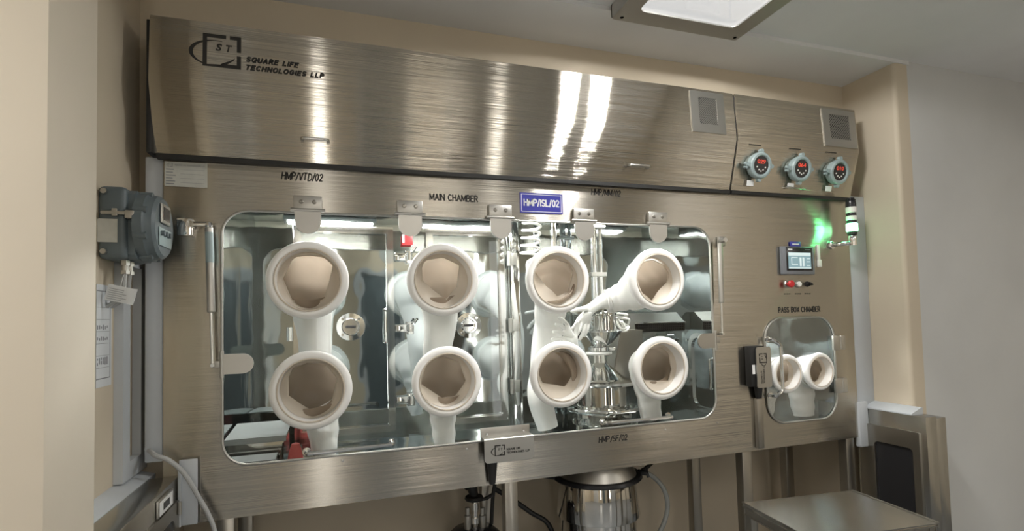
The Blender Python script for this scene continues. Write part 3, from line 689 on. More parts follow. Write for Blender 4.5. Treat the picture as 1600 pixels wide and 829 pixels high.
glove_port(7, MAIN[6], .136, [(x, ys, z), (x, ys+.035, z+.004), (x+.03, ys+.055, z+.02), (x+.07, ys+.058, z+.048), (x+.100, ys+.060, z+.078), (x+.109, ys+.060, z+.09)], [.1125, .098, .076, .054, .042, .034], 'third glove port of the lower row, with white fingers spread above it', G, hand=hand_left(), seed=7)
glove_port(8, MAIN[7], .1385, hanging(7, .025, 1.02), [.1125, .099, .081, .064, .055, .052, .046], 'bottom right glove port, with a tan flap standing in its opening', G, seed=8)
G2 = 'glove ports in the pass box door'
for i, lab in ((0, 'left small glove port in the pass box door, behind the door handle'), (1, 'right small glove port in the pass box door, nearer the hinges')):
    x, z = PBP[i]; sx = (-.035, .02)[i]
    glove_port(9+i, PBP[i], .0925, [(x, ys, z), (x, ys+.03, z), (x+sx*.3, ys+.06, z-.02), (x+sx*.6, ys+.085, z-.07), (x+sx*.8, ys+.09, z-.12), (x+sx, ys+.09, z-.18), (x+sx*1.2, ys+.09, z-.235)], [.0765, .074, .068, .062, .060, .056, .05], lab, G2, y0=-.0105, seed=9+i)

# ================================================================== FITTINGS ON THE FRONT
def gas_strut(xt, zt, xb, zb, side, label):
    t = Thing('gas_strut', label, 'gas strut', (xt, 0, zt), 'gas struts beside the main window')
    y = -.034; p, q = Vector((xt, y, zt)), Vector((xb, y, zb)); m = p.lerp(q, .62)
    b = new(); cyl(b, p, m, .0125, seg=18, bev=.003); t.part('cylinder', b, 'satin')
    b = new(); cyl(b, p.lerp(q, .04), p.lerp(q, .26), .0129, seg=18); t.part('sticker', b, 'gauge')
    b = new(); cyl(b, m, q, .0055, seg=12); t.part('rod', b, 'chrome')
    b = new(); s = side
    box(b, (min(xt+s*.05, xt+s*.10), -.022, zt-.03), (max(xt+s*.05, xt+s*.10), -.0005, zt+.03), .006); cyl(b, (xt+s*.06, -.034, zt+.008), (xt-s*.006, -.034, zt+.008), .008, seg=12)
    cyl(b, (xt+s*.055, -.012, zt+.008), (xt+s*.055, -.042, zt+.008), .011, seg=14); lathe(b, [(0, -.013), (.009, -.010), (.013, 0), (.009, .010), (0, .013)], p+Vector((0, 0, .004)), (0, 0, 1), 14)
    t.part('bracket', b, 'chrome')
    b = new(); cyl(b, q+Vector((0, .028, 0)), q+Vector((0, -.01, 0)), .006, seg=12); lathe(b, [(0, -.009), (.008, -.005), (.008, .005), (0, .009)], q, (0, 0, 1), 12); t.part('ball_stud', b, 'chrome')
gas_strut(.142, 1.838, .152, 1.372, -1, 'gas strut left of the main window, with a pale sticker at its top')
gas_strut(2.232, 1.838, 2.214, 1.400, 0, 'gas strut right of the main window') if False else None
def strut_right():
    t = Thing('gas_strut', 'gas strut at the right edge of the main window, above a latch', 'gas strut', (2.235, 0, 1.838), 'gas struts beside the main window')
    y = -.034; p, q = Vector((2.228, y, 1.828)), Vector((2.220, y, 1.408)); m = p.lerp(q, .66)
    b = new(); cyl(b, p, m, .0115, seg=18, bev=.003); t.part('cylinder', b, 'satin')
    b = new(); cyl(b, m, q, .005, seg=12); t.part('rod', b, 'chrome')
    b = new(); box(b, (2.235, -.02, 1.815), (2.275, -.0005, 1.862), .006); cyl(b, (2.255, -.012, 1.842), (2.255, -.042, 1.842), .011, seg=14); cyl(b, (2.255, -.034, 1.842), (2.222, -.034, 1.834), .008, seg=12); t.part('bracket', b, 'satin')
    b = new(); cyl(b, q+Vector((0, .028, 0)), q+Vector((0, -.01, 0)), .006, seg=12); t.part('ball_stud', b, 'chrome')
strut_right()
# interlock under the main window
def flat(y): return lambda u, v, d: Vector((u, y-d, v))
t = Thing('door_interlock', 'grey steel interlock plate with emblem at the bottom edge of the main window', 'interlock', (1.18, 0, 1.0), 'door interlocks')
b = new(); box(b, (1.072, -.012, 1.028), (1.277, -.0085, 1.076), .001)
t.part('mounting_flange', b, 'satin')
for x in (1.098, 1.252): t.part('screw', lathe(new(), [(0, .005), (.005, .004), (.007, 0)], (x, -.012, 1.05), (0, -1, 0), 12), 'chrome')
b = new(); prism(b, [(1.078, 1.036), (1.078, .962)]+[(1.093-.015*math.cos(math.radians(a)), .957-.0-.015*math.sin(math.radians(a))+.005) for a in range(0, 91, 15)]+[(1.265+.015*math.sin(math.radians(a)), .962-.015*math.cos(math.radians(a))) for a in range(0, 91, 15)]+[(1.280, 1.036)], 'Y', -.049, -.045)
prism(b, [(-.049, 1.034), (-.045, 1.040), (-.012, 1.040), (-.012, 1.036), (-.044, 1.036)], 'X', 1.078, 1.280)
cp = t.part('cover_plate', b, 'satin')
b = new(); emblem(b, 1.118, .972, .042, flat(-.0491), .0005); stroke_text(b, 'SQUARE LIFE', 1.166, .990, .058, .0085, flat(-.0491), weight=.22); stroke_text(b, 'TECHNOLOGIES LLP', 1.166, .977, .096, .0085, flat(-.0491), weight=.22)
t.part('emblem', b, 'ink', cp, smooth=0)
b = new(); box(b, (1.092, -.043, .955), (1.27, -.001, 1.022), .004); t.part('lock_body', b, 'black')
b = new(); cyl(b, (1.115, -.022, .955), (1.113, -.020, .86), .022, .013, 14); t.part('cable_boot', b, 'black')
# interlock beside the pass box door
t = Thing('door_interlock', 'upright black interlock with steel plate left of the pass box door', 'interlock', (2.43, 0, 1.25), 'door interlocks')
b = new(); box(b, (2.368, -.042, 1.155), (2.45, -.0005, 1.345), .006); t.part('lock_body', b, 'black')
b = new(); prism(b, rrect(2.392, 2.478, 1.150, 1.340, .012, 4), 'Y', -.052, -.047); cp = t.part('cover_plate', b, 'satin')
rotv = lambda u, v, d: Vector((2.437+v, -.0521-d, 1.245+u)) if False else Vector((2.43-v, -.0521-d, 1.245+u))
b = new(); emblem(b, .02, -.022, .045, rotv, .0005); stroke_text(b, 'SQUARE LIFE', -.075, .008, .06, .008, rotv); stroke_text(b, 'TECHNOLOGIES LLP', -.075, -.006, .085, .008, rotv)
t.part('emblem', b, 'ink', cp, smooth=0)
b = new(); box(b, (2.403, -.0435, 1.222), (2.417, -.042, 1.262)) if False else box(b, (2.374, -.0445, 1.215), (2.389, -.0425, 1.258)); t.part('sticker', b, 'white')
b = new(); cyl(b, (2.425, -.020, 1.155), (2.428, -.016, 1.098), .020, .014, 14); t.part('cable_boot', b, 'black')
single('cable_duct', box(new(), (2.412, -.022, .862), (2.446, -.0005, 1.096), .004), 'dark_steel', 'narrow vertical steel duct running down below the black interlock', 'duct', (2.429, 0, .862))
# stack light
t = Thing('stack_light', 'hanging black and white signal tower with a green lit tier', 'signal light', (3.0, 0, 2.07))
sx, sy = 3.004, -.075
b = new(); lathe(b, [(.016, 2.066), (.022, 2.05), (.024, 2.035), (.024, 2.022), (.020, 2.02), (.0185, 2.018), (.0185, 1.876)], (sx, sy, 0), (0, 0, 1), 24)

for k in range(5): lathe(b, [(.019, 0), (.0235, .003), (.019, .006)], (sx, sy, 2.02+k*.008), (0, 0, 1), 20)
for z in (1.975, 1.938): lathe(b, [(.0215, 0), (.0225, .002), (.0225, .012), (.0215, .014)], (sx, sy, z), (0, 0, 1), 24)
lathe(b, [(.018, 1.875), (.0225, 1.88), (.0225, 1.893), (.021, 1.895)], (sx, sy, 0), (0, 0, 1), 24)
t.part('black_housing', b, 'black_gloss')
for z0, z1 in ((1.989, 2.020), (1.952, 1.975)):
    b = new(); lathe(b, [(.022, z0+.0005), (.0245, z0+.003), (.0245, z1-.003), (.022, z1-.0005)], (sx, sy, 0), (0, 0, 1), 28); t.part('light_tier', b, 'white_plastic')
b = new(); lathe(b, [(.022, 1.8955), (.0265, 1.899), (.0265, 1.934), (.022, 1.9375)], (sx, sy, 0), (0, 0, 1), 28); t.part('light_tier', b, 'beacon', label='green lit tier')
b = new(); lathe(b, [(.017, 1.83), (.018, 1.832), (.018, 1.868), (.016, 1.8745)], (sx, sy, 0), (0, 0, 1), 20); cyl(b, (sx, sy, 1.825), (sx, sy, 1.845), .0195, seg=18)
tube(b, [(sx, sy, 1.838), (sx-.03, sy+.01, 1.836), (sx-.055, sy+.04, 1.836), (sx-.058, -.0005, 1.836)], .011, 14, 5)
lathe(b, [(.0195, .0005), (.021, .002), (.021, .010), (.018, .012)], (sx-.058, 0, 1.836), (0, -1, 0), 20); t.part('mounting_pipe', b, 'chrome')
bl = bpy.data.lights.new('beacon_glow', 'POINT'); bl.energy = .25; bl.color = (.1, 1, .3); bl.shadow_soft_size = .02
blo = bpy.data.objects.new('beacon_glow', bl); COL.objects.link(blo); blo.location = (sx-.045, sy+.0, 1.917)
# control panel and buttons
t = Thing('control_panel', 'grey framed touch screen on the panel above the pass box', 'screen', (2.708, 0, 1.748))
b = new(); box(b, (2.606, -.018, 1.684), (2.812, -.0005, 1.823), .004); case = t.part('housing', b, 'hmi')
b = new(); box(b, (2.632, -.020, 1.702), (2.797, -.0175, 1.818), .002); t.part('bezel', b, 'black_gloss', case)
b = new(); box(b, (2.642, -.0212, 1.712), (2.785, -.0202, 1.792)); scn = t.part('display', b, 'screen')
b = new()
box(b, (2.643, -.0218, 1.776), (2.784, -.0213, 1.791)); box(b, (2.66, -.0218, 1.733), (2.664, -.0213, 1.768)); box(b, (2.66, -.0218, 1.765), (2.70, -.0213, 1.769)); box(b, (2.66, -.0218, 1.731), (2.70, -.0213, 1.735))
for x in (2.712, 2.73): box(b, (x, -.0218, 1.724), (x+.012, -.0213, 1.768), .001)
for z in (1.726, 1.745, 1.76): box(b, (2.757, -.0218, z), (2.778, -.0213, z+.004))
box(b, (2.643, -.0218, 1.713), (2.784, -.0213, 1.718)); t.part('screen_graphic', b, 'screen_light', scn)
b = new(); box(b, (2.643, -.0206, 1.804), (2.670, -.0201, 1.810)); t.part('caption', b, 'white', case, smooth=0)
b = new(); box(b, (2.750, -.0206, 1.805), (2.784, -.0201, 1.8085)); t.part('caption', b, 'hmi', case, smooth=0)
t = Thing('name_plate', 'small dark blue plate on top of the touch screen', 'plate', (2.706, -.001, 1.824))
b = new(); box(b, (2.674, -.008, 1.8245), (2.738, -.001, 1.848), .001); t.part('plate', b, 'blue')
b = new(); box(b, (2.684, -.0086, 1.832), (2.728, -.0081, 1.839)); t.part('caption', b, 'white', smooth=0)
def button(name, x, m, r, label, cat, kind):
    z = 1.637; t = Thing(name, label, cat, (x, 0, z))
    b = new(); lathe(b, [(r*1.25, .0005), (r*1.25, .004), (r*1.05, .008), (r*.95, .008)], (x, 0, z), (0, -1, 0), 24); t.part('bezel_ring', b, 'satin' if kind != 'key' else 'black_gloss')
    b = new()
    if kind == 'mush': lathe(b, [(r*.5, .008), (r*.55, .018), (r*1.15, .022), (r*1.2, .03), (r*.9, .035), (0, .036)], (x, 0, z), (0, -1, 0), 24)
    elif kind == 'key':
        lathe(b, [(r*.9, .008), (r*.9, .014), (0, .015)], (x, 0, z), (0, -1, 0), 20); box(b, (x-r*1.3, -.03, z-.003), (x+r*.8, -.015, z+.005), .001, rot=Matrix.Rotation(.5, 3, 'Y'))
    else: lathe(b, [(r*.92, .008), (r*.85, .014), (0, .017)], (x, 0, z), (0, -1, 0), 24)
    t.part('knob', b, m)
button('emergency_button', 2.646, 'red', .015, 'red mushroom push button, left of the three under the screen', 'button', 'mush')
button('indicator_lamp', 2.715, 'white_plastic', .014, 'round white lit button between red button and key switch', 'button', 'lamp')
button('key_switch', 2.776, 'black_gloss', .011, 'small black key switch right of the white button', 'switch', 'key')
b = new()
for x in (2.646, 2.715, 2.776):
    for k in range(3): box(b, (x-.02+k*.014, -.0008, 1.587), (x-.010+k*.014, -.0002, 1.5915))
iso.part('caption', b, 'ink', smooth=0)
b = new(); box(b, (2.847, -.008, 1.758), (2.863, -.0005, 1.836), .002); box(b, (2.844, -.011, 1.722), (2.868, -.0005, 1.760), .003)
single('plastic_strip', b, 'white_plastic', 'narrow cream plastic strip right of the touch screen', 'strip', (2.855, 0, 1.722))
# plates
t = Thing('id_sign', 'blue rectangular sign with white lettering above the main window', 'sign', (1.36, 0, 1.98))
b = new(); box(b, (1.265, -.003, 1.938), (1.455, -.0005, 2.022)); t.part('sign_plate', b, 'blue')
b = new(); plate(b, [(1.270, 1.943), (1.450, 1.943), (1.450, 2.017), (1.270, 2.017)], [[(1.2725, 1.9455), (1.4475, 1.9455), (1.4475, 2.0145), (1.2725, 2.0145)]], 'Y', -.0034, -.003); stroke_text(b, 'HMP/ISL/02', 1.280, 1.966, .160, .031, flat(-.0031), weight=.17); t.part('lettering', b, 'white', smooth=0)
t = Thing('rating_plate', 'pale engraved rating plate at the top left corner of the isolator front', 'plate', (.064, 0, 2.03))
b = new(); box(b, (.004, -.003, 1.978), (.130, -.0005, 2.062)); t.part('plate', b, 'plate_label')
b = new(); emblem(b, .014, 2.044, .013, flat(-.0031), .0003); text(b, 'SQUARE LIFE TECHNOLOGIES LLP', .034, 2.048, .088, .006, 0, fn=flat(-.0031))
for z in (2.034, 2.024, 2.014, 2.004, 1.994, 1.985): box(b, (.008, -.0034, z), (.008+random.uniform(.018, .034), -.0031, z+.003))
for z in (2.036, 2.021, 2.006, 1.991): box(b, (.05, -.0034, z), (.122, -.0031, z+.0008))
t.part('lettering', b, 'hmi', smooth=0)

# ================================================================== INSIDE THE CHAMBER
def inner_door(x0, x1, z0, z1, sx, sz, label, handle):
    t = Thing('chamber_door', label, 'door', ((x0+x1)/2, .49, z0), 'polished doors at the back of the chamber'); y = .4985
    b = new(); plate(b, [(x0, z0), (x1, z0), (x1, z1), (x0, z1)], [[(x0+.034, z0+.034), (x1-.034, z0+.034), (x1-.034, z1-.034), (x0+.034, z1-.034)]], 'Y', y-.030, y)
    bmesh.ops.bevel(b, geom=[e for e in b.edges if e.verts[0].co.y < y-.02 and e.verts[1].co.y < y-.02], offset=.005, segments=2, affect='EDGES'); t.part('door_frame', b, 'chrome')
    b = new(); box(b, (x0+.03, y-.012, z0+.03), (x1-.03, y, z1-.03)); dp = t.part('door_panel', b, 'mirror')
    b = new(); lathe(b, [(.033, .0005), (.062, .001), (.064, .006), (.062, .013), (.040, .015), (.036, .022), (.030, .022), (.030, .004)], (sx, y-.012, sz), (0, -1, 0), 36); sp = t.part('sight_port', b, 'chrome')
    for k in range(4): a = math.radians(45+90*k); t.part('bolt', cyl(new(), (sx+.05*math.cos(a), y-.025, sz+.05*math.sin(a)), (sx+.05*math.cos(a), y-.034, sz+.05*math.sin(a)), .006, seg=6), 'chrome', sp)
    b = new(); lathe(b, [(.0295, .002), (0, .003)], (sx, y-.013, sz), (0, -1, 0), 24); box(b, (sx-.022, y-.03, sz-.006), (sx+.022, y-.016, sz+.006), .002); t.part('sight_glass', b, 'black_gloss', sp)
    if handle:
        b = new(); tube(b, [(handle, y-.030, sz+.075), (handle, y-.055, sz+.075), (handle, y-.065, sz+.06), (handle, y-.065, sz-.06), (handle, y-.055, sz-.075), (handle, y-.030, sz-.075)], .006, 8, 4); t.part('door_handle', b, 'chrome')
    return t
d1 = inner_door(.36, .795, 1.0, 1.945, .601, 1.485, 'polished steel chamber door behind the left-hand glove ports', .752)
for z in (1.73, 1.46, 1.2): d1.part('hinge', cyl(new(), (.346, .478, z-.03), (.346, .478, z+.03), .014, seg=12), 'chrome')
d2 = inner_door(.948, 1.34, 1.004, 1.948, 1.150, 1.476, 'polished steel chamber door left of the centre post', None)
def clamp(z, label):
    t = Thing('toggle_clamp', label, 'clamp', (.865, .485, z), 'toggle clamps between the chamber doors')
    b = new(); box(b, (.80, .470, z-.018), (.862, .484, z+.018), .003); box(b, (.85, .478, z-.03), (.885, .499, z+.03), .003); t.part('clamp_base', b, 'chrome')
    b = new(); cyl(b, (.866, .455, z-.018), (.866, .455, z+.018), .013, seg=14); tube(b, [(.866, .462, z), (.88, .445, z+.02), (.895, .43, z+.042)], .006, 8, 4); t.part('lever', b, 'chrome')
clamp(1.807, 'top toggle clamp between the chamber doors, under the red tag'); clamp(1.472, 'middle toggle clamp between the two chamber doors'); clamp(1.137, 'lowest toggle clamp between the two chamber doors')
t = Thing('red_tag', 'small red tag below the second window hinge inside the chamber', 'tag', (.861, .47, 1.90))
b = new(); box(b, (.835, .462, 1.862), (.885, .470, 1.912), .002); t.part('tag_plate', b, 'red')
b = new(); box(b, (.836, .4600, 1.872), (.846, .4618, 1.910)); t.part('sticker', b, 'white')
b = new(); cyl(b, (.86, .466, 1.911), (.86, .466, 2.029), .004, seg=10); t.part('hanger', b, 'chrome')
t = Thing('centre_post', 'tall polished post with hinges in the middle of the chamber', 'post', (1.385, .47, CZ0))
b = new(); box(b, (1.362, .452, CZ0+.0005), (1.410, .498, CZ1-.0005), .004); t.part('post', b, 'chrome')
for z in (1.80, 1.47, 1.17):
    b = new(); cyl(b, (1.352, .44, z-.035), (1.352, .44, z+.035), .011, seg=14); box(b, (1.352, .445, z-.03), (1.395, .4515, z+.03), .002); t.part('hinge', b, 'satin')
# coiled hose
b = new(); pts = [(1.42, .3, 2.028), (1.42, .3, 1.985)]
for k in range(0, 46): a = k*2*math.pi/9; pts.append((1.428+.042*math.cos(a)-.0004*k, .3+.042*math.sin(a), 1.972-k*.0040))
pts += [(1.40, .3, 1.77), (1.398, .30, 1.72)]
tube(b, pts, .0065, 10, 3); single('coiled_hose', b, 'white_plastic', 'white coiled air hose hanging from the chamber ceiling', 'hose', (1.42, .3, 2.03))
# vacuum transfer shaft and sifter
t = Thing('transfer_pipe', 'tall polished vertical pipe pair above the round sifter', 'pipe', (1.765, .3, 1.55))
for x, r in ((1.752, .018), (1.789, .011)):
    b = new(); cyl(b, (x, .31, 1.545), (x, .31, 2.0295), r, seg=20); t.part('pipe', b, 'chrome')
b = new(); box(b, (1.725, .285, 1.70), (1.81, .335, 1.72), .003); box(b, (1.725, .285, 1.94), (1.81, .335, 1.955), .003); t.part('pipe_clamp', b, 'satin')
t2 = Thing('transfer_pipe', 'thin vertical pipe with gauge block near the coiled hose', 'pipe', (1.568, .38, 1.8))
b = new(); cyl(b, (1.568, .38, 1.78), (1.568, .38, 2.0295), .016, seg=16); t2.part('pipe', b, 'chrome')
b = new(); box(b, (1.595, .36, 1.80), (1.70, .44, 1.825), .004); box(b, (1.552, .355, 1.765), (1.70, .44, 1.795), .004); t2.part('valve_block', b, 'satin')
sf = Thing('sifter', 'round polished steel sifter with hopper on the chamber floor', 'sifter', (1.765, .29, CZ0))
o = (1.768, .29, 0)
b = new(); lathe(b, [(.12, .985), (.155, .99), (.158, 1.0), (.155, 1.045), (.150, 1.05)], o, (0, 0, 1), 48)
for k in range(3): a = math.radians(40+120*k); cyl(b, (1.768+.12*math.cos(a), .29+.12*math.sin(a), CZ0+.001), (1.768+.12*math.cos(a), .29+.12*math.sin(a), .99), .016, seg=12)
sf.part('base_drum', b, 'polish')
b = new(); lathe(b, [(.150, 1.05), (.176, 1.052), (.180, 1.058), (.180, 1.066), (.176, 1.072), (.150, 1.074)], o, (0, 0, 1), 48); rg = sf.part('clamp_band', b, 'chrome')
b = new(); box(b, (1.725, .095, 1.048), (1.80, .118, 1.076), .005); cyl(b, (1.70, .10, 1.062), (1.83, .10, 1.062), .006, seg=10); sf.part('clamp_screw', b, 'chrome', rg)
b = new(); lathe(b, [(.150, 1.074), (.132, 1.08), (.130, 1.17), (.150, 1.175)], o, (0, 0, 1), 48); sf.part('sieve_drum', b, 'polish')
b = new(); lathe(b, [(.150, 1.175), (.178, 1.177), (.182, 1.183), (.178, 1.193), (.15, 1.196)], o, (0, 0, 1), 48); sf.part('clamp_band', b, 'chrome')
b = new(); lathe(b, [(.15, 1.196), (.12, 1.206), (.055, 1.262), (.040, 1.278), (.040, 1.315)], (1.752, .29, 0), (0, 0, 1), 40); sf.part('cone_lid', b, 'polish')
b = new(); lathe(b, [(.04, 1.315), (.062, 1.318), (.064, 1.324), (.062, 1.330), (.04, 1.332)], (1.752, .29, 0), (0, 0, 1), 32); sf.part('gasket', b, 'white_plastic')
b = new(); lathe(b, [(.042, 1.332), (.052, 1.335), (.052, 1.352), (.038, 1.36)], (1.752, .29, 0), (0, 0, 1), 32); box(b, (1.795, .26, 1.335), (1.835, .285, 1.352), .004); sf.part('neck_clamp', b, 'chrome')
b = new(); lathe(b, [(.038, 1.36), (.05, 1.372), (.098, 1.425), (.102, 1.428), (.10, 1.431), (.07, 1.426)], (1.77, .29, 0), (0, 0, 1), 40); sf.part('hopper_funnel', b, 'chrome')
b = new(); lathe(b, [(.055, 1.4265), (.056, 1.44), (.056, 1.505), (.060, 1.508), (.060, 1.516), (.05, 1.52), (.02, 1.535), (0, 1.535)], (1.79, .29, 0), (0, 0, 1), 36); sf.part('feed_cylinder', b, 'polish')
for a in (200, 250, 290): q = math.radians(a); b = new(); tube(b, [(1.79+.06*math.cos(q), .29+.06*math.sin(q), 1.52), (1.77+.085*math.cos(q), .29+.085*math.sin(q), 1.48), (1.77+.098*math.cos(q), .29+.098*math.sin(q), 1.43)], .005, 8, 4); sf.part('clamp_wire', b, 'chrome')
t = Thing('sheet_metal_chute', 'dark tapered sheet metal chute right of the sifter hopper', 'chute', (1.97, .38, 1.15))
b = new()
A = [Vector(p) for p in ((1.905, .34, 1.43), (2.035, .34, 1.43), (2.035, .45, 1.43), (1.905, .45, 1.43))]; B_ = [Vector(p) for p in ((1.86, .34, 1.235), (2.03, .34, 1.235), (2.03, .45, 1.235), (1.86, .45, 1.235))]; C_ = [Vector(p) for p in ((1.90, .37, 1.16), (2.0, .37, 1.16), (2.0, .43, 1.16), (1.90, .43, 1.16))]
L3 = [[b.verts.new(p) for p in q] for q in (A, B_, C_)]
for q, r in zip(L3, L3[1:]):
    for i in range(4): b.faces.new((q[i], q[(i+1) % 4], r[(i+1) % 4], r[i]))
b.faces.new(L3[0]); b.faces.new(L3[2]); bmesh.ops.bevel(b, geom=b.edges[:], offset=.004, segments=2, affect='EDGES'); t.part('chute_body', b, 'dark_steel')
b = new(); cyl(b, (1.95, .40, CZ0+.001), (1.95, .40, 1.161), .012, seg=12); box(b, (1.90, .36, CZ0+.0005), (2.0, .44, CZ0+.012), .003); t.part('stand', b, 'satin')
t = Thing('perforated_shelf', 'steel shelf box with a perforated front on the chamber back wall', 'shelf', (2.17, .44, 1.41))
b = new(); prism(b, [(.39, 1.462), (.39, 1.415), (.4985, 1.415), (.4985, 1.515), (.46, 1.515)], 'X', 2.02, 2.325); sh = t.part('shelf_box', b, 'dark_steel')
b = new()
for r in range(3):
    for k in range(24): cyl(b, (2.035+k*.012, .3895, 1.425+r*.012), (2.035+k*.012, .3885, 1.425+r*.012), .0035, seg=8)
t.part('perforation', b, 'black', sh)
b = new(); box(b, (2.015, .386, 1.458), (2.33, .392, 1.466), .002); t.part('front_lip', b, 'chrome', sh)
b = new(); rnd = random.Random(5); pts = [(1.865, .32, 1.505)]
for k in range(16): pts.append((1.90+rnd.uniform(-.045, .045), .32+rnd.uniform(-.02, .02), 1.475+rnd.uniform(-.05, .04)))
tube(b, pts, .0055, 8, 5); single('white_cord', b, 'white_plastic', 'tangled white cord hanging right of the sifter feed cylinder', 'cord', (1.90, .32, 1.47))
# transfer door on the right side wall of the chamber
t = Thing('transfer_door', 'oblong transfer door with bolts on the right chamber wall', 'door', (CX1, .25, 1.1))
xf = CX1-.001
b = new(); plate(b, rrect(.10, .42, .985, 1.40, .07, 8), [rrect(.125, .395, 1.01, 1.375, .055, 8)], 'X', xf-.02, xf); t.part('door_frame', b, 'chrome')
b = new(); prism(b, rrect(.122, .398, 1.007, 1.378, .057, 8), 'X', xf-.010, xf); t.part('door_panel', b, 'mirror')
for z in (1.05, 1.13, 1.21, 1.29, 1.36):
    for y in (.445, .075): t.part('bolt', cyl(new(), (xf, y, z), (xf-.012, y, z), .008, seg=6), 'chrome')
b = new(); tube(b, [(xf-.010, .20, 1.27), (xf-.05, .20, 1.27), (xf-.055, .20, 1.25), (xf-.055, .20, 1.14), (xf-.05, .20, 1.12), (xf-.010, .20, 1.12)], .007, 8, 4); t.part('door_handle', b, 'chrome')
# trays at lower left
def tray(x0, x1, y0, y1, z0, z1, lean, label, legs):
    t = Thing('steel_tray', label, 'tray', ((x0+x1)/2, (y0+y1)/2, z0), 'steel trays in the lower left of the chamber')
    b = new(); prism(b, [(y0, z1-.02-lean), (y0, z1-lean), (y1, z1), (y1, z1-.004), (y0+.004, z1-lean-.006), (y0+.004, z1-.02-lean)], 'X', x0, x1); t.part('tray_top', b, 'tray')
    b = new()
    if legs: box(b, (x0+.01, y0+.015, z0), (x1-.01, y0+.02, z1-.024-lean)); box(b, (x1-.014, y0+.015, z0), (x1-.010, y1-.01, z1-.03-lean))
    else: prism(b, [(x1-.05, z0), (x1, z0), (x1, z1-.014-lean), (x1-.006, z1-.01-lean)], 'Y', y0+.002, y1-.005); box(b, (x0, y0+.008, z0), (x0+.004, y1, z1-lean-.02))
    t.part('tray_side', b, 'polish')
tray(.158, .362, .11, .36, CZ0+.0005, 1.108, .015, 'upper grey steel tray at the lower left of the window', True)
tray(.162, .335, .035, .10, CZ0+.0005, 1.035, .01, 'lower steel tray right behind the window corner', False)
b = new(); lathe(b, [(.045, 0), (.047, .012), (.03, .02), (.022, .06), (.014, .085), (0, .09)], (.395, .10, CZ0+.0005+.03), (0, 0, 1), 20)
lathe(b, [(.047, 0), (.047, .03)], (.395, .10, CZ0+.0005), (0, 0, 1), 20); single('red_stopper', b, 'red_soft', 'red conical stopper standing beside the lower steel tray', 'stopper', (.395, .10, CZ0))

# ================================================================== LEFT WALL
t = Thing('pressure_transmitter', 'blue grey transmitter housing with round display lid on the left wall', 'transmitter', (-.1, -.14, 1.81))
b = new(); box(b, (-.0995, -.232, 1.705), (-.03, -.048, 1.918), .014, 3); prism(b, [(-.215, 1.72), (-.215, 1.90), (-.20, 1.912), (-.08, 1.912), (-.065, 1.90), (-.065, 1.72), (-.08, 1.708), (-.20, 1.708)], 'X', -.035, -.012)
hsg = t.part('housing', b, 'bluegrey')
b = new(); lathe(b, [(.098, -.014), (.106, -.012), (.106, .012), (.100, .018), (.097, .034), (.088, .042), (0, .043)], (0, -.14, 1.812), (1, 0, 0), 48)
for a in range(0, 360, 45): q = math.radians(a+22); p = Vector((-.012, -.14+.099*math.cos(q), 1.812+.099*math.sin(q))); cyl(b, p, p+Vector((.034, 0, 0)), .011, seg=12)
lid = t.part('lid', b, 'bluegrey')
b = new(); box(b, (.043, -.190, 1.822), (.050, -.108, 1.882), .003); t.part('display_frame', b, 'satin', lid)
b = new(); box(b, (.0502, -.178, 1.832), (.051, -.120, 1.872)); t.part('display', b, 'black_gloss', lid)
b = new(); box(b, (.0425, -.20, 1.752), (.046, -.085, 1.808), .002); t.part('keypad_plate', b, 'gauge', lid)
b = new()
for y in (-.185, -.155, -.125): cyl(b, (.046, y, 1.79), (.056, y, 1.79), .008, seg=10)
t.part('key', b, 'bluegrey', lid)
b = new(); cyl(b, (-.088, -.238, 1.838), (-.012, -.238, 1.838), .006, seg=10); box(b, (-.062, -.243, 1.828), (-.048, -.228, 1.850), .002); box(b, (-.03, -.244, 1.822), (-.006, -.226, 1.846), .003); t.part('hinge_pin', b, 'satin', hsg)
b = new(); box(b, (-.0985, -.2345, 1.752), (-.05, -.2325, 1.82)); t.part('type_plate', b, 'plate_label', hsg)
for z in (1.90, 1.725): t.part('bolt', cyl(new(), (-.082, -.233, z), (-.082, -.243, z), .008, seg=8), 'satin', hsg)
for y in (-.19, -.155):
    b = new(); cyl(b, (-.045, y, 1.7045), (-.045, y, 1.690), .012, seg=6); cyl(b, (-.045, y, 1.690), (-.045, y, 1.674), .009, seg=14); cyl(b, (-.045, y, 1.674), (-.045, y, 1.664), .012, seg=6); t.part('cable_gland', b, 'satin')
    b = new(); tube(b, [(-.045, y, 1.666), (-.047, y, 1.64), (-.055, y+.01, 1.60), (-.088, y+.02, 1.575), (-.099, y+.02, 1.57)], .006, 8, 4); t.part('cable', b, 'cable')
t = Thing('calibration_tag', 'small tilted white card hanging under the blue grey transmitter', 'tag', (-.045, -.21, 1.63))
R_ = Matrix.Rotation(math.radians(14), 3, 'Y'); ab = Vector((-.045, -.212, 1.60))
b = new(); box(b, (-.085, -.2125, 1.578), (-.012, -.2105, 1.625), rot=R_, about=ab); t.part('card', b, 'paper')
b = new()
for k in range(6): box(b, (-.080, -.2131, 1.583+k*.006), (-.080+random.uniform(.035, .06), -.2127, 1.5845+k*.006), rot=R_, about=ab)
t.part('print', b, 'hmi', smooth=0)
b = new(); tube(b, [(-.05, -.211, 1.624), (-.046, -.203, 1.655), (-.045, -.192, 1.668)], .0018, 6, 4); t.part('string', b, 'cable')
t = Thing('wall_notice', 'white notice sheet with ruled lines on the left wall, half hidden by the pillar', 'notice', (-.0985, -.19, 1.48))
b = new(); box(b, (-.0995, -.275, 1.335), (-.098, -.132, 1.632)); t.part('sheet', b, 'paper') if False else None
b.free(); b = new(); box(b, (-.0995, -.2355, 1.335), (-.098, -.132, 1.632)); t.part('sheet', b, 'paper')
b = new(); xx = (-.0979, -.0974)
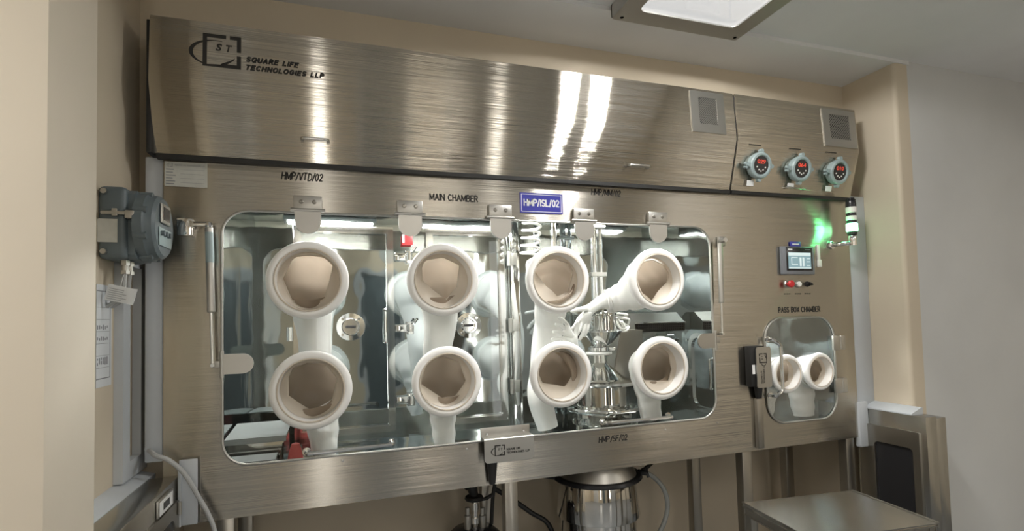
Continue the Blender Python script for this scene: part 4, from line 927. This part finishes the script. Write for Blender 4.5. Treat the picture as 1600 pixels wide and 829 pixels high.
box(b, (xx[0], -.2355, 1.612), (xx[1], -.142, 1.6145)); box(b, (xx[0], -.1445, 1.36), (xx[1], -.142, 1.6145)); box(b, (xx[0], -.2355, 1.358), (xx[1], -.142, 1.361))
for k in range(6): box(b, (xx[0], -.2355, 1.39+k*.035), (xx[1], -.15, 1.3912+k*.035))
rnd = random.Random(3)
for z in (1.50, 1.466, 1.396, 1.408):
    for y in range(6): box(b, (xx[0], -.232+y*.013, z+rnd.uniform(0, .006)), (xx[1], -.226+y*.013, z+.010+rnd.uniform(0, .006)))
t.part('print', b, 'hmi', smooth=0)
# steel pass box in the left wall
t = Thing('pass_box', 'stainless pass box low on the left wall with a white label', 'pass box', (0, -.24, .0))
XF = .047
b = new(); box(b, (-.04, -.503, .35), (XF, -.004, 1.012), .003); bd = t.part('body', b, 'table')
b = new(); plate(b, rrect(-.46, -.03, .37, .945, .01, 3), [rrect(-.42, -.08, .40, .90, .03, 4)], 'X', XF+.0005, XF+.008); dr = t.part('door', b, 'dark_steel')
b = new(); box(b, (XF+.0007, -.425, .395), (XF+.003, -.075, .905)); t.part('door_window', b, 'black_gloss', dr)
b = new(); cyl(b, (XF+.014, -.05, .90), (XF+.014, -.05, .94), .006, seg=10); t.part('hinge', b, 'satin', dr)
b = new(); box(b, (XF+.0085, -.245, .912), (XF+.016, -.10, .985), .002) if False else box(b, (XF+.0008, -.235, .948), (XF+.007, -.09, .998), .002); lb = t.part('label_holder', b, 'satin')
b = new(); box(b, (XF+.0072, -.225, .953), (XF+.0085, -.105, .992)); t.part('label_card', b, 'white', lb)
b = new(); box(b, (XF+.0087, -.195, .962), (XF+.0092, -.135, .983)); t.part('counter', b, 'black_gloss', lb)
b = new(); tube(b, [(-.058, .04, 1.10), (-.03, -.01, 1.10), (-.006, -.045, 1.092), (.030, -.046, 1.074), (.073, -.046, 1.026), (.113, -.046, .947), (.142, -.046, .885), (.160, -.044, .82), (.165, -.04, .70), (.15, -.04, .4), (.14, -.04, .009)], .0075, 10, 6)
single('hanging_cable', b, 'cable', 'grey cable hanging from the frame over the left pass box corner', 'cable', (.1, -.04, .0))

# ================================================================== RIGHT WALL AND FLOOR STANDING
t = Thing('pass_box', 'stainless pass box in the right wall behind the small steel table', 'pass box', (3.16, -.12, 0))
XF = 3.13
b = new(); box(b, (XF, -.295, .30), (3.199, .058, .994), .003); box(b, (3.195, -.295, .30), (3.262, YN-.001, .985), .003); t.part('body', b, 'table')
b = new(); plate(b, rrect(-.268, .035, .33, .918, .006, 3), [rrect(-.235, -.045, .37, .838, .02, 5)], 'X', XF-.014, XF-.0005); dr = t.part('door', b, 'dark_steel')
b = new(); box(b, (XF-.003, -.24, .365), (XF-.0007, -.04, .843)); t.part('door_window', b, 'black_gloss', dr)
b = new(); cyl(b, (XF-.017, .042, .85), (XF-.017, .042, .90), .006, seg=10); cyl(b, (XF-.017, .042, .42), (XF-.017, .042, .47), .006, seg=10); t.part('hinge', b, 'satin', dr)
# step table
t = Thing('step_table', 'small brushed steel table standing in front of the right pass box', 'table', (2.29, -.5, 0))
u, v = Vector((.9938, -.111, 0)), Vector((-.111, -.9938, 0)); o0 = Vector((2.064, -.306, 0))
def tb(b, u0, u1, v0, v1, z0, z1, bev=.003):
    q = bmesh.new(); bmesh.ops.create_cube(q, size=1)
    for w in q.verts: w.co = o0+u*(u0+(w.co.x+.5)*(u1-u0))+v*(v0+(w.co.y+.5)*(v1-v0))+Vector((0, 0, z0+(w.co.z+.5)*(z1-z0)))
    if bev: bmesh.ops.bevel(q, geom=q.edges[:], offset=bev, segments=2, affect='EDGES')
    merge(b, q)
TU, TV = .511, .36
b = new(); tb(b, 0, TU, 0, TV, .738, .75, .004); t.part('table_top', b, 'table')
b = new(); tb(b, .004, .03, .004, TV-.004, .705, .7375); tb(b, TU-.03, TU-.004, .004, TV-.004, .705, .7375); tb(b, .03, TU-.03, .004, .03, .705, .7375); tb(b, .03, TU-.03, TV-.03, TV-.004, .705, .7375); t.part('apron', b, 'dark_steel')
for a, c in ((.004, .004), (TU-.034, .004), (.004, TV-.034), (TU-.034, TV-.034)):
    b = new(); tb(b, a, a+.03, c, c+.03, 0, .7045); t.part('leg', b, 'dark_steel')
# bin under the isolator
vs_ = Thing('collection_vessel', 'polished steel collecting vessel under the centre of the isolator', 'vessel', (1.70, .25, 0))
o = (1.70, .25, 0)
b = new(); lathe(b, [(.15, .849), (.17, .80), (.185, .765), (.18, .76)], o, (0, 0, 1), 48); vs_.part('outlet_cone', b, 'satin')
b = new(); lathe(b, [(.175, .742), (.205, .745), (.212, .752), (.205, .764), (.175, .766)], o, (0, 0, 1), 48); bn = vs_.part('clamp_band', b, 'black_gloss')
b = new(); cyl(b, (1.90, .21, .754), (1.935, .18, .754), .014, seg=12); cyl(b, (1.93, .17, .735), (1.93, .19, .775), .007, seg=8); vs_.part('clamp_bolt', b, 'black_gloss', bn)
b = new(); lathe(b, [(.178, .742), (.180, .735), (.197, .585), (.195, .58), (.17, .578)], o, (0, 0, 1), 56); vs_.part('upper_drum', b, 'polish')
b = new(); lathe(b, [(.17, .578), (.178, .574), (.178, .06), (.17, .05), (0, .05)], o, (0, 0, 1), 56); vs_.part('lower_drum', b, 'polish')
for k in range(3):
    a = math.radians(90+120*k); p = (1.70+.13*math.cos(a), .25+.13*math.sin(a))
    b = new(); cyl(b, (*p, 0.0), (*p, .0495), .022, seg=16); vs_.part('foot', b, 'black')
b = new(); q = [math.radians(a) for a in range(-76, -56, 2)]
n0 = [[b.verts.new((1.70+(r)*math.cos(a), .25+(r)*math.sin(a), z)) for a in q] for r, z in ((.1795, .73), (.1835, .700))]
for i in range(len(q)-1): b.faces.new((n0[0][i], n0[0][i+1], n0[1][i+1], n0[1][i]))
bmesh.ops.solidify(b, geom=b.faces[:], thickness=.0015); vs_.part('name_strip', b, 'black')
b = new(); tube(b, [(1.90, .25, .742), (1.95, .25, .738), (2.01, .25, .705), (2.065, .25, .64), (2.083, .25, .556), (2.055, .25, .47), (2.0, .25, .40), (1.93, .25, .33)], .0115, 12, 6)
single('clear_hose', b, 'hose', 'clear hose looping down on the right of the polished vessel', 'hose', (2.0, .25, .33))
b = new(); tube(b, [(1.237, .42, .70), (1.32, .40, .645), (1.41, .38, .575), (1.49, .36, .515), (1.515, .34, .40), (1.50, .33, .2), (1.45, .32, .012)], .0115, 12, 6)
single('dark_hose', b, 'black', 'dark hose sloping down between the centre leg and the vessel', 'hose', (1.4, .4, 0))
for px, sg in ((1.36, 1), (2.0, -1)):
    pass
b = new(); tube(b, [(1.33, .30, .849), (1.34, .30, .80), (1.42, .28, .775), (1.50, .27, .756)], .008, 8, 5); tube(b, [(2.08, .28, .849), (2.05, .27, .80), (1.97, .24, .762), (1.93, .22, .756)], .010, 8, 5)
vs_.part('support_stay', b, 'black', label='black stay rods')
t = Thing('valve_pump', 'black pump with upright steel valves below the main window', 'pump', (1.11, .3, 0))
b = new(); lathe(b, [(.10, 0), (.125, .01), (.125, .50), (.12, .545), (.09, .572), (.03, .58), (0, .58)], (1.11, .3, 0), (0, 0, 1), 40); t.part('pump_body', b, 'black_gloss')
b = new(); cyl(b, (1.115, .29, .578), (1.115, .29, .70), .012, seg=14); cyl(b, (1.115, .29, .60), (1.115, .29, .625), .018, seg=14); cyl(b, (1.115, .29, .66), (1.115, .29, .69), .016, seg=14); t.part('valve_stem', b, 'chrome')
for x, h in ((1.082, .64), (1.15, .63)):
    b = new(); cyl(b, (x, .295, .574), (x, .295, h), .016, seg=14, bev=.003); cyl(b, (x, .295, h), (x, .295, h+.03), .010, seg=12); t.part('cartridge', b, 'satin')
b = new(); lathe(b, [(.01, .70), (.038, .702), (.042, .71), (.038, .718), (.01, .72)], (1.112, .29, 0), (0, 0, 1), 20); tube(b, [(1.112, .29, .70), (1.16, .275, .705), (1.19, .265, .722)], .008, 8, 4); cyl(b, (1.112, .29, .72), (1.095, .29, .80), .020, .026, 14); tube(b, [(1.095, .29, .79), (1.075, .29, .822), (1.065, .29, .836)], .014, 10, 4); t.part('hand_wheel', b, 'black')
b = new(); lathe(b, [(0, -.01), (.012, 0), (0, .012)], (1.073, .262, .765), (0, 0, 1), 12); tube(b, [(1.20, .33, .57), (1.215, .34, .70), (1.245, .36, .775), (1.29, .38, .76), (1.31, .40, .70)], .009, 8, 5); t.part('tubing', b, 'black')
